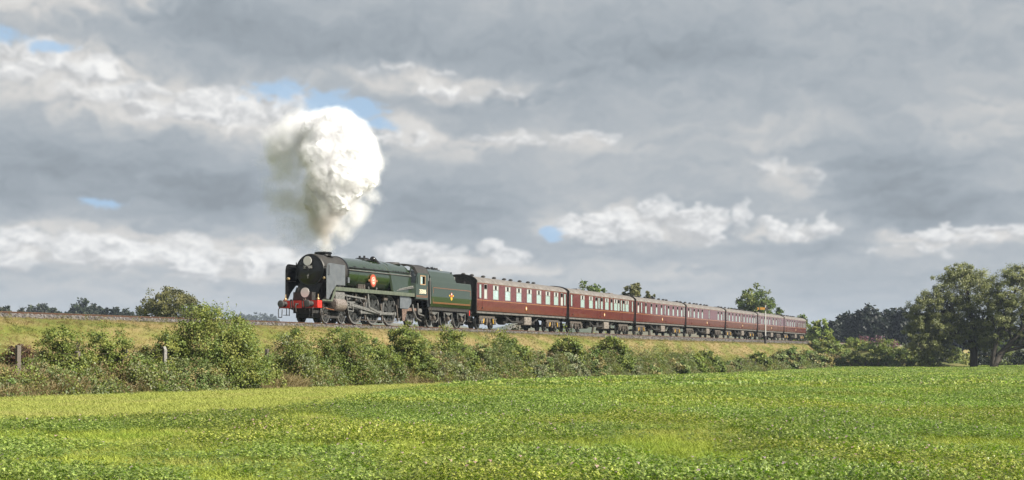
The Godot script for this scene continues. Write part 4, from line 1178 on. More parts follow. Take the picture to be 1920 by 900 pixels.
	mb.span(Vector3(-1.26, 1.28, -20.14 + D), Vector3(1.26, 1.36, -13.2 + D))
	obj("underframe", mb.mesh(), M.frame, t)
	mb = MB.new()
	mb.span(Vector3(-1.28, 1.3, -13.33 + D), Vector3(-1.2, 3.55, -13.05 + D)); mb.span(Vector3(1.2, 1.3, -13.33 + D), Vector3(1.28, 3.3, -12.95 + D))
	mb.span(Vector3(-1.2, 1.3, -13.33 + D), Vector3(1.2, 1.75, -13.0 + D))
	obj("cab_door", mb.mesh(), M.black, t)
	var ms := wheel_meshes(0.55, 10)
	for s in [1.0, -1.0]:
		for z in [-14.17, -16.46, -18.745]: add_wheel(t, ms, Vector3(s * 0.79, 0.55, z + D), "wheel", s < 0)

# ---------------------------------------------------------------- carriages
# window kinds: W wide with sliding vents, N narrow pane, F narrow frosted, D door with its own light
const L := 9.82
var looks := [
	[[0.035, "D"], [0.085, "F"], [0.185, "W"], [0.308, "W"], [0.427, "W"], [0.542, "W"], [0.653, "W"], [0.760, "W"], [0.862, "W"], [0.935, "F"], [0.975, "D"]],
	[[0.035, "D"], [0.185, "W"], [0.305, "W"], [0.385, "N"], [0.425, "D"], [0.467, "N"], [0.545, "W"], [0.62, "N"], [0.685, "W"], [0.735, "N"], [0.778, "D"], [0.818, "N"], [0.875, "W"], [0.968, "D"]],
	[[0.045, "F"], [0.105, "D"], [0.185, "N"], [0.29, "N"], [0.39, "N"], [0.49, "N"], [0.565, "D"], [0.635, "N"], [0.735, "N"], [0.83, "N"], [0.92, "N"], [0.975, "D"]],
	[[0.05, "F"], [0.105, "D"], [0.185, "N"], [0.285, "N"], [0.385, "N"], [0.56, "D"], [0.805, "N"], [0.90, "N"], [0.965, "D"]],
	[[0.03, "D"], [0.095, "N"], [0.20, "N"], [0.305, "N"], [0.41, "N"], [0.48, "D"], [0.555, "N"], [0.655, "N"], [0.75, "N"], [0.845, "N"], [0.915, "F"], [0.965, "D"]],
	[[0.035, "D"], [0.14, "N"], [0.24, "N"], [0.335, "N"], [0.43, "N"], [0.54, "D"], [0.585, "F"], [0.69, "N"], [0.77, "D"], [0.875, "D"]],
	[[0.08, "D"], [0.15, "N"], [0.25, "N"], [0.35, "N"], [0.45, "N"], [0.545, "D"], [0.65, "N"], [0.75, "N"], [0.85, "N"], [0.93, "N"], [0.975, "D"]]]
var coach_labels := [
	"maroon carriage next to the tender, with seven wide windows and a row of roof vents",
	"maroon carriage second behind the tender, wide and narrow windows unevenly mixed, smooth roof",
	"maroon carriage third behind the tender, narrow windows in two groups of four",
	"maroon carriage fourth behind the tender, with a long blank stretch of side without windows",
	"maroon carriage fifth behind the tender, fourth counted from the rear of the train",
	"maroon carriage behind the semaphore post, last but one in the train",
	"maroon carriage at the very end of the train beside the shrubs"]

func bogie(parent: Node, z: float, far: bool) -> void:
	var b := Node3D.new()
	b.name = "bogie"; parent.add_child(b, true)
	b.position = Vector3(0, 0, z)
	for s in [1.0, -1.0]:
		var mb := MB.new()
		mb.span(Vector3(s * 1.0, 0.78, -1.5), Vector3(s * 1.08, 0.95, 1.5))
		mb.prism(PackedVector2Array([Vector2(-0.75, 0.8), Vector2(-0.4, 0.45), Vector2(0.4, 0.45), Vector2(0.75, 0.8)]), Transform3D(Basis(Vector3(0, 0, -1), Vector3.UP, Vector3.RIGHT), Vector3(s * 1.04 - 0.03, 0, 0)), 0.06)
		for e in [-1.3, 1.3]:
			mb.bevel(Vector3(s * 1.08, 0.47, e), Vector3(0.22, 0.3, 0.34), 0.05)
			mb.bar(Vector3(s * 1.06, 0.8, e - 0.28), Vector3(s * 1.06, 0.38, e - 0.2), 0.08, 0.08); mb.bar(Vector3(s * 1.06, 0.8, e + 0.28), Vector3(s * 1.06, 0.38, e + 0.2), 0.08, 0.08)
			for k in 4: mb.box(Vector3(s * 1.1, 0.66 + k * 0.035, e), Vector3(0.09, 0.03, 0.4 + k * 0.14))
		for e in [-0.3, 0.3]: mb.rod(Vector3(s * 1.12, 0.4, e), Vector3(s * 1.12, 0.78, e), 0.1, 8)
		mb.bevel(Vector3(s * 1.12, 0.34, 0), Vector3(0.16, 0.14, 1.0), 0.03)
		mb.box(Vector3(s * 1.25, 0.42, 0.0), Vector3(0.24, 0.03, 0.5))
		obj("bogie_frame", mb.mesh(), M.grime, b)
		if not far:
			mb = MB.new()
			for e in [-0.95, 0.95]: mb.rod(Vector3(s * 1.16, 0.4, e), Vector3(s * 1.16, 0.72, e * 0.92), 0.05, 8)
			obj("damper", mb.mesh(), M.yellow, b)
	for e in [-1.3, 1.3]:
		var mb := MB.new()
		for s in [1.0, -1.0]:
			mb.lathe(Vector3(s * 0.72, 0.46, e), Vector3(s * 0.86, 0.46, e), [Vector2(0, 0), Vector2(0.0, 0.49), Vector2(0.035, 0.49), Vector2(0.04, 0.46), Vector2(0.13, 0.455), Vector2(0.13, 0.37), Vector2(0.08, 0.34), Vector2(0.09, 0.12), Vector2(0.14, 0.1), Vector2(0.14, 0)], 22)
		mb.rod(Vector3(-0.9, 0.46, e), Vector3(0.9, 0.46, e), 0.08)
		obj("wheelset", mb.mesh(), M.wheel, b)

func make_coach(i: int) -> void:
	var t := base("railway_carriage", on_line(20.2 * i + 0.25 + L))
	tag(t, coach_labels[i], "carriage", "maroon carriages of the train")
	var wins := []
	for w in looks[i]:
		var kind: String = w[1]
		var wide: float = {"W": 1.10, "N": 0.62, "F": 0.58, "D": 0.46}[kind]
		wins.append([L - w[0] * 2 * L, wide, kind])
	for s in [1.0, -1.0]:
		var X: float = s * 1.37
		var mb := MB.new()
		# lower panel leans in below the waist; band above the windows; pillars between
		var out := [Vector2(1.335, 1.29), Vector2(1.36, 1.6), Vector2(1.385, 2.0), Vector2(1.385, 2.14)]
		for k in 3:
			var a: Vector2 = out[k]; var b: Vector2 = out[k + 1]
			for d in [0.0, 0.05]:
				mb.quad(Vector3(s * (a.x - d), a.y, -L), Vector3(s * (b.x - d), b.y, -L), Vector3(s * (b.x - d), b.y, L), Vector3(s * (a.x - d), a.y, L))
		mb.span(Vector3(X - 0.022, 3.2, -L), Vector3(X + 0.012, 3.30, L))
		var z := L
		for w in wins:
			mb.span(Vector3(X - 0.025, 2.14, w[0] + w[1] / 2), Vector3(X + 0.012, 3.2, z))
			z = w[0] - w[1] / 2
		mb.span(Vector3(X - 0.025, 2.14, -L), Vector3(X + 0.012, 3.2, z))
		for w in wins:
			mb.span(Vector3(X - 0.03, 2.12, w[0] - w[1] / 2), Vector3(X + 0.008, 2.15, w[0] + w[1] / 2))
			if w[2] == "D":   # door: raised edges, hinges and handle
				for e in [-0.4, 0.4]: mb.span(Vector3(X + 0.012, 1.36, w[0] + e - 0.012), Vector3(X + 0.022, 3.2, w[0] + e + 0.012))
		obj("body_side", mb.mesh(), M.crimson, t)
		mb = MB.new()
		var Y: float = s * 1.387
		mb.span(Vector3(Y - 0.005, 2.03, -L + 0.1), Vector3(Y + 0.006, 2.055, L - 0.1))
		mb.span(Vector3(X + 0.012, 3.255, -L + 0.1), Vector3(X + 0.018, 3.28, L - 0.1)) if s > 0 else mb.span(Vector3(X - 0.018, 3.255, -L + 0.1), Vector3(X - 0.012, 3.28, L - 0.1))
		obj("waist_line", mb.mesh(), M.line, t)
		for w in wins:
			if w[2] == "D":
				mb = MB.new()
				mb.rod(Vector3(s * 1.385, 2.2, w[0] + 0.33), Vector3(s * 1.42, 2.2, w[0] + 0.33), 0.03, 6); mb.box(Vector3(s * 1.42, 2.2, w[0] + 0.28), Vector3(0.02, 0.03, 0.14))
				for y in [1.5, 3.05]: mb.rod(Vector3(s * 1.37, y, w[0] - 0.42), Vector3(s * 1.41, y, w[0] - 0.42), 0.05, 8)
				obj("door_handle", mb.mesh(), M.frame, t)
			mb = MB.new()
			var a: float = w[0] - w[1] / 2; var b: float = w[0] + w[1] / 2
			var q := 0.035
			var x0 := X - 0.03; var x1 := X + 0.026 if s > 0 else X + 0.012
			if s < 0: x0 = X - 0.026; x1 = X + 0.03
			mb.span(Vector3(x0, 2.15, a), Vector3(x1, 3.2, a + q)); mb.span(Vector3(x0, 2.15, b - q), Vector3(x1, 3.2, b))
			mb.span(Vector3(x0, 2.15, a + q), Vector3(x1, 2.15 + q, b - q)); mb.span(Vector3(x0, 3.2 - q, a + q), Vector3(x1, 3.2, b - q))
			if w[2] in ["W", "N", "F"]: mb.span(Vector3(x0, 2.83, a + q), Vector3(x1, 2.83 + q, b - q))
			if w[2] == "W":
				for e in [-0.18, 0.18]: mb.span(Vector3(x0, 2.83 + q, w[0] + e - 0.02), Vector3(x1, 3.2 - q, w[0] + e + 0.02))
			var wf := obj("window", mb.mesh(), M.alu if w[2] != "D" else M.crimson, t)
			mb = MB.new()
			mb.span(Vector3(X - 0.004, 2.15 + q, a + q), Vector3(X + 0.004, 2.83 if w[2] != "D" else 3.2 - q, b - q))
			obj("pane", mb.mesh(), M.frost if w[2] == "F" else M.glass, wf)
			if w[2] == "W":     # the sliding vents stand half open
				for e in [-1.0, 1.0]:
					mb = MB.new()
					mb.span(Vector3(X - 0.012, 2.83 + q, w[0] + e * 0.2), Vector3(X + 0.012, 3.2 - q, w[0] + e * (w[1] / 2 - q)))
					obj("vent_pane", mb.mesh(), M.frost, wf)
			# some blinds and passengers' curtains stay out: only the dark seats show
		# solebar and step
		mb = MB.new()
		mb.span(Vector3(s * 1.2, 1.10, -L), Vector3(s * 1.26, 1.28, L))
		mb.span(Vector3(s * 1.26, 1.10, -L), Vector3(s * 1.32, 1.125, L))
		obj("solebar", mb.mesh(), M.sole, t)
	# roof
	var mb := MB.new()
	var arc := []
	for k in 17:
		var a := -cos(PI * k / 16.0)
		arc.append(Vector2(a * 1.41, 3.28 + 0.53 * pow(maxf(0.0, 1 - pow(absf(a), 2.2)), 0.55)))
	for k in 16:
		var a: Vector2 = arc[k]; var b: Vector2 = arc[k + 1]
		var na := Vector3(a.x * 0.45, a.y - 2.9, 0).normalized(); var nb := Vector3(b.x * 0.45, b.y - 2.9, 0).normalized()
		mb.tris(Vector3(a.x, a.y, -L), Vector3(a.x, a.y, L), Vector3(b.x, b.y, L), na, na, nb); mb.tris(Vector3(a.x, a.y, -L), Vector3(b.x, b.y, L), Vector3(b.x, b.y, -L), na, nb, nb)
	mb.span(Vector3(-1.40, 3.275, -L), Vector3(1.40, 3.29, L))
	for k in 9:   # seams across it
		var z := -L + 2 * L * (k + 0.5) / 9
		for j in range(1, 15):
			var a: Vector2 = arc[j]; var b: Vector2 = arc[j + 1]
			mb.quad(Vector3(a.x, a.y + 0.006, z - 0.03), Vector3(a.x, a.y + 0.006, z + 0.03), Vector3(b.x, b.y + 0.006, z + 0.03), Vector3(b.x, b.y + 0.006, z - 0.03))
	var roof := obj("roof", mb.mesh(), M.roof, t)
	if i != 1 and i != 5:
		for f in [0.01, 0.09, 0.2, 0.31, 0.415, 0.485, 0.585, 0.68, 0.745]:
			mb = MB.new()
			mb.lathe(Vector3(0.25, 3.78, L - (f + 0.03 * (i % 3)) * 2 * L), Vector3(0.25, 4.0, L - (f + 0.03 * (i % 3)) * 2 * L), [Vector2(0, 0.1), Vector2(0.05, 0.1), Vector2(0.06, 0.17), Vector2(0.12, 0.17), Vector2(0.18, 0.1), Vector2(0.2, 0)], 10)
			obj("roof_vent", mb.mesh(), M.frame, roof)
	else:
		for f in [0.3, 0.8]:
			mb = MB.new()
			mb.bevel(Vector3(0, 3.83, L - f * 2 * L), Vector3(0.6, 0.12, 1.0), 0.04)
			obj("roof_vent", mb.mesh(), M.roof, roof)
	# black ends with their gangways
	for e in [1.0, -1.0]:
		mb = MB.new()
		var q := PackedVector2Array([Vector2(-1.37, 1.1), Vector2(1.37, 1.1)])
		for k in 17: q.push_back(Vector2(arc[16 - k].x * 0.99, arc[16 - k].y - 0.01))
		mb.prism(q, Transform3D(Basis(), Vector3(0, 0, e * L - 0.03)), 0.06)
		# rim of the roof, standing proud
		for k in 16: mb.bar(Vector3(arc[k].x, arc[k].y + 0.02, e * (L + 0.02)), Vector3(arc[k + 1].x, arc[k + 1].y + 0.02, e * (L + 0.02)), 0.1, 0.05)
		for sx in [-1.0, 1.0]: mb.span(Vector3(sx * 1.32, 1.12, e * L), Vector3(sx * 1.40, 3.28, e * (L + 0.05)))
		var we := obj("end_wall", mb.mesh(), M.frame, t)
		mb = MB.new()
		for k in 6: mb.bevel(Vector3(0, 2.25, e * (L + 0.03 + k * 0.04)), Vector3(1.05 - 0.08 * (k % 2), 2.2 - 0.08 * (k % 2), 0.04), 0.04)
		if e * i == 0.0 and e > 0:
			for sx in [-0.42, 0.42]: mb.span(Vector3(sx - 0.02, 1.3, L + 0.26), Vector3(sx + 0.02, 3.2, L + 0.3))
		obj("gangway", mb.mesh(), M.frame, we)
		for sx in [-1.0, 1.0]:
			mb = MB.new()
			mb.lathe(Vector3(sx * 0.865, 1.06, e * L), Vector3(sx * 0.865, 1.06, e * (L + 0.3)), [Vector2(0, 0.14), Vector2(0.15, 0.1), Vector2(0.22, 0.07), Vector2(0.24, 0.2), Vector2(0.28, 0.2), Vector2(0.3, 0)], 12)
			obj("buffer", mb.mesh(), M.frame, we)
	# inside
	mb = MB.new()
	mb.span(Vector3(-1.3, 1.3, -L + 0.05), Vector3(1.3, 1.36, L - 0.05))
	for w in wins:
		if w[2] == "D": mb.span(Vector3(-1.3, 1.36, w[0] - 0.72), Vector3(-0.4, 3.25, w[0] - 0.68))
	obj("floor", mb.mesh(), M.inside, t)
	mb = MB.new()
	for k in 14:
		var z := -L + 2.0 + k * 1.22
		for sx in [-0.85, 0.85]:
			mb.bevel(Vector3(sx, 1.72, z), Vector3(0.9, 0.2, 0.5), 0.05); mb.bevel(Vector3(sx, 2.02, z + 0.3 * (1 if k % 2 else -1)), Vector3(0.9, 0.85, 0.14), 0.04)
	tag(obj("seating", mb.mesh(), M.seat, t), "", "", "", "stuff")
	# emblem on the side
	mb = MB.new()
	mb.lathe(Vector3(1.35, 1.68, -0.2), Vector3(1.385, 1.68, -0.2), [Vector2(0, 0.17), Vector2(0.035, 0.17), Vector2(0.035, 0)], 20)
	var em := obj("emblem", mb.mesh(), M.line, t)
	mb = MB.new()
	mb.lathe(Vector3(1.385, 1.68, -0.2), Vector3(1.39, 1.68, -0.2), [Vector2(0, 0.09), Vector2(0.005, 0.09), Vector2(0.005, 0)], 16)
	obj("emblem_mark", mb.mesh(), M.cream, em)
	# under the floor
	mb = MB.new()
	mb.span(Vector3(-0.9, 0.95, -L + 0.2), Vector3(0.9, 1.28, L - 0.2))
	mb.bar(Vector3(1.1, 1.1, 3.9), Vector3(1.1, 0.62, 2.3), 0.08, 0.1); mb.bar(Vector3(1.1, 0.62, 2.3), Vector3(1.1, 0.62, -2.3), 0.08, 0.1); mb.bar(Vector3(1.1, 0.62, -2.3), Vector3(1.1, 1.1, -3.9), 0.08, 0.1)
	for z in [3.4, 3.1]: mb.bar(Vector3(1.12, 1.1, 3.3), Vector3(1.12, 0.55, z), 0.05, 0.07)
	obj("underframe", mb.mesh(), M.frame, t)
	mb = MB.new()
	mb.bevel(Vector3(0.95, 0.72, -0.9 - 0.3 * (i % 2)), Vector3(0.6, 0.62, 1.5), 0.04)
	for k in 4: mb.box(Vector3(1.26, 0.72, -0.36 - 0.3 * (i % 2) - k * 0.36), Vector3(0.03, 0.56, 0.05))
	mb.box(Vector3(1.26, 0.72, -0.9 - 0.3 * (i % 2)), Vector3(0.025, 0.05, 1.46))
	obj("battery_box", mb.mesh(), M.boxes, t)
	mb = MB.new()
	mb.bevel(Vector3(0.9, 0.8, 1.0), Vector3(0.4, 0.4, 0.6), 0.04); mb.lathe(Vector3(0.55, 0.7, -2.3), Vector3(0.55, 0.7, -3.6), [Vector2(0, 0), Vector2(0, 0.26), Vector2(1.3, 0.26), Vector2(1.3, 0)], 16)
	mb.lathe(Vector3(0.4, 0.66, 2.2), Vector3(0.4, 0.66, 3.0), [Vector2(0, 0), Vector2(0, 0.28), Vector2(0.8, 0.28), Vector2(0.8, 0)], 16)
	mb.span(Vector3(-0.8, 0.6, -2.5), Vector3(0.2, 0.98, 2.0))
	obj("vacuum_cylinder", mb.mesh(), M.frame, t)
	bogie(t, 7.1, i % 2 == 1); bogie(t, -7.1, i % 2 == 1)

func make_train() -> void:
	make_paints()
	M.frost = plain(Color(0.40, 0.41, 0.385), 0.3)
	M.sole = mat(Color(0.07, 0.066, 0.06), Color(0.14, 0.132, 0.12), 0.75, 0.0, 0.6)
	M.boxes = mat(Color(0.14, 0.12, 0.10), Color(0.30, 0.26, 0.23), 0.85, 0.0, 1.0)
	make_engine()
	make_tender()
	for i in 7: make_coach(i)

# ---------------------------------------------------------------- trees, shrubs, fence, signal
var leaf_mat: StandardMaterial3D
var bark: StandardMaterial3D

# leaves gathered in clumps over a rounded body of the given size; the clumps leave gaps
# shape: 0 dome on the ground, 1 round crown, 2 column
func foliage(size: Vector3, clumps: int, per: int, leaf: float, tones: Array, shape := 0, long := 1.0, droop := 0.0) -> ArrayMesh:
	var mb := MB.new()
	var ph := r1(0, 100)
	for i in clumps:
		var d := rdir()
		if shape == 0: d.y = absf(d.y)
		var lump := 1.0 + 0.42 * fn.get_noise_3d(d.x * 9 + ph, d.y * 9, d.z * 9)
		var rad := pow(rng.randf(), 0.30) * lump
		var p := Vector3(d.x * size.x, d.y * size.y, d.z * size.z) * rad
		if shape == 2: p = Vector3(d.x * size.x, r1(0, 1) * size.y, d.z * size.z) * Vector3(rad, 1, rad)
		var cr := r1(0.10, 0.24) * pow(size.x * size.y * size.z, 0.3333)
		var tone: Color = tones[rng.randi() % tones.size()]
		var tg := r1(0.75, 1.2)
		for k in per:
			var o := rdir() * pow(rng.randf(), 0.5) * cr
			o.y *= 0.75
			var at := p + o
			if shape == 0 and at.y < 0.0: at.y = r1(0, 0.15)
			var face := (rdir() + Vector3(0.2, 0.55, 0.25) + d * 0.5).normalized()
			var run := rdir(); run.y -= droop
			run = (run - face * run.dot(face)).normalized()
			var s := leaf * r1(0.7, 1.35)
			var g := tg * r1(0.72, 1.25)
			mb.col = Color(tone.r * g, tone.g * g, tone.b * g)
			mb.leaf(at, run * s * long, run.cross(face) * s * 0.36)
	return mb.mesh()

func sprigs(mb: MB, size: Vector3, count: int, tall: float, leaf: float, tone: Color) -> void:
	for i in count:
		var t := r1(0, TAU); var q := sqrt(rng.randf()) * 0.7
		var p := Vector3(cos(t) * q * size.x, size.y * sqrt(1 - q * q) * 0.85, sin(t) * q * size.z)
		var up := Vector3(r1(-0.3, 0.3), 1, r1(-0.3, 0.3)).normalized()
		var h := tall * r1(0.4, 1.2)
		for k in int(h / leaf * 1.6):
			var at := p + up * h * rng.randf()
			var d := rdir(); d.y = absf(d.y) * 0.6 + 0.2
			var s := leaf * r1(0.7, 1.2); var g := r1(0.8, 1.3)
			mb.col = Color(tone.r * g, tone.g * g, tone.b * g)
			mb.leaf(at, d * s, d.cross(rdir()).normalized() * s * 0.36)

func limbs(mb: MB, from: Vector3, dir: Vector3, length: float, r: float, depth: int, spread := 0.6, tips = null, next := 0.0) -> void:
	var p := from; var d := dir.normalized()
	var n := 3
	for k in n:
		var e := p + d * length / n
		mb.rod(p, e, r * (1.0 - 0.25 * k / n), 6, r * (1.0 - 0.25 * (k + 1) / n))
		p = e
		d = (d + rdir() * 0.16 + Vector3(0, 0.03, 0)).normalized()
		if tips != null and depth <= 1: tips.append(p)
	if depth > 0:
		for k in 2 + rng.randi() % 2:
			limbs(mb, p, d + rdir() * spread + Vector3(0, 0.12, 0), (next if next > 0.0 else length) * r1(0.6, 0.82), r * 0.6, depth - 1, spread, tips)

const HAW := [Color(0.213, 0.257, 0.054), Color(0.137, 0.191, 0.043), Color(0.277, 0.293, 0.069), Color(0.176, 0.230, 0.048)]
const BRAMBLE := [Color(0.194, 0.250, 0.077), Color(0.257, 0.304, 0.116), Color(0.128, 0.198, 0.048), Color(0.308, 0.263, 0.106)]
const SILVER := [Color(0.258, 0.290, 0.163), Color(0.185, 0.228, 0.108), Color(0.323, 0.334, 0.194), Color(0.215, 0.206, 0.108)]
const LIME := [Color(0.215, 0.278, 0.049), Color(0.179, 0.242, 0.046), Color(0.269, 0.305, 0.064)]
const DRY := [Color(0.34, 0.26, 0.13), Color(0.28, 0.21, 0.10), Color(0.17, 0.165, 0.06), Color(0.40, 0.31, 0.165)]
const BRACKEN := [Color(0.11, 0.055, 0.028), Color(0.15, 0.085, 0.04), Color(0.085, 0.05, 0.025)]
const OAK := [Color(0.128, 0.128, 0.039), Color(0.090, 0.098, 0.030), Color(0.165, 0.158, 0.053)]
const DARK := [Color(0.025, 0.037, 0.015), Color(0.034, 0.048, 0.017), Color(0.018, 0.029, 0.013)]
const SHADED_WOOD := [Color(0.015, 0.024, 0.013), Color(0.020, 0.030, 0.015), Color(0.011, 0.018, 0.011)]  # cloud shade over the distant wood is put into these dark leaf colours
const BRIGHT := [Color(0.122, 0.172, 0.031), Color(0.086, 0.129, 0.025), Color(0.172, 0.201, 0.043)]
const WILLOW := [Color(0.30, 0.32, 0.135), Color(0.35, 0.36, 0.165), Color(0.22, 0.24, 0.095), Color(0.17, 0.19, 0.075)]

# along the line, out from it, half-width, height, leaves, kind, label
func shrub(s: float, off: float, half: float, tall: float, clumps: int, tones: Array, label: String, leaf := 0.085, tips := 0, deep := 1.0) -> void:
	var p := line(s, off)
	p.y = minf(bank_y(s, off - 0.4), bank_y(s, off)) - 0.1
	var t := base("shrub", Transform3D(Basis(Vector3.UP, -0.4), p))
	tag(t, label, "shrub", "shrubs along the foot of the embankment")
	var size := Vector3(half * 1.08, tall * (0.93 if tall > 3.2 else 1.0), half * 0.8 * deep)
	var fo := obj("foliage", foliage(size, int(clumps * 2.7), 56, leaf * 1.0, tones), leaf_mat, t)
	fo.set_meta("kind", "stuff")
	if tips:
		var mb := MB.new()
		sprigs(mb, size, tips, tall * 0.33, leaf * 0.9, tones[0])
		obj("sprig", mb.mesh(), leaf_mat, t).set_meta("kind", "stuff")
	var mb := MB.new()
	for k in 5:
		limbs(mb, Vector3(r1(-0.3, 0.3) * half, 0, r1(-0.3, 0.3) * half), Vector3(r1(-0.6, 0.6), 1, r1(-0.6, 0.6)), tall * 0.35, 0.03, 2)
	obj("stem", mb.mesh(), bark, t)

func tree(called: String, label: String, at: Vector3, crown: Vector3, lift: float, trunk: float, clumps: int, per: int, leaf: float, tones: Array, group := "") -> Node3D:
	var t := base(called, Transform3D(Basis(), at))
	tag(t, label, "tree", group)
	var mb := MB.new()
	limbs(mb, Vector3(0, -0.3, 0), Vector3(r1(-0.05, 0.05), 1, r1(-0.05, 0.05)), maxf(lift * 0.5, lift - crown.y * 0.8), trunk, 2, minf(0.7, crown.x / maxf(crown.y, 0.1) * 0.6), null, crown.y * 0.55)
	obj("trunk", mb.mesh(), bark, t)
	var c := obj("crown", foliage(crown, clumps, per, leaf, tones, 1), leaf_mat, t)
	c.position = Vector3(0, lift, 0)
	c.set_meta("kind", "stuff")
	return t

# a pixel of the 1920-wide photograph at a distance, as a place in the world
func seen(px: float, py: float, d: float) -> Vector3:
	return Vector3((px - 960.0) / 2500.0 * d, EYE + (658.2 - py) / 2500.0 * d, -d)

func willow(label: String, foot: Vector3, lean: Vector3, crowns: Array, stems: Array) -> void:
	var t := base("willow_tree", Transform3D(Basis(), foot))
	tag(t, label, "tree", "old willows at the field's far corner")
	var mb := MB.new()
	var tips := []
	for st in stems:
		var p := Vector3(0, -0.4, 0); var r: float = st[1]
		for k in st[0].size():
			var e: Vector3 = st[0][k]
			mb.rod(p, e, r, 9, r * 0.8)
			p = e; r *= 0.8
			if k > 0:
				for j in 4: limbs(mb, p, (e - Vector3(0, 2, 0)).normalized() + rdir() * 0.8 + Vector3(0, 0.15, 0), 1.5, r * 0.45, 2, 0.7, tips)
	var w := obj("trunk", mb.mesh(), bark, t)
	for c in crowns:
		var at: Vector3 = c[0]; var size: Vector3 = c[1]
		var fo := obj("crown", foliage(size, int(c[2] * 1.5), 84, 0.155, WILLOW, 1, 1.5, 0.9), leaf_mat, t)
		fo.position = at
		fo.set_meta("kind", "stuff")

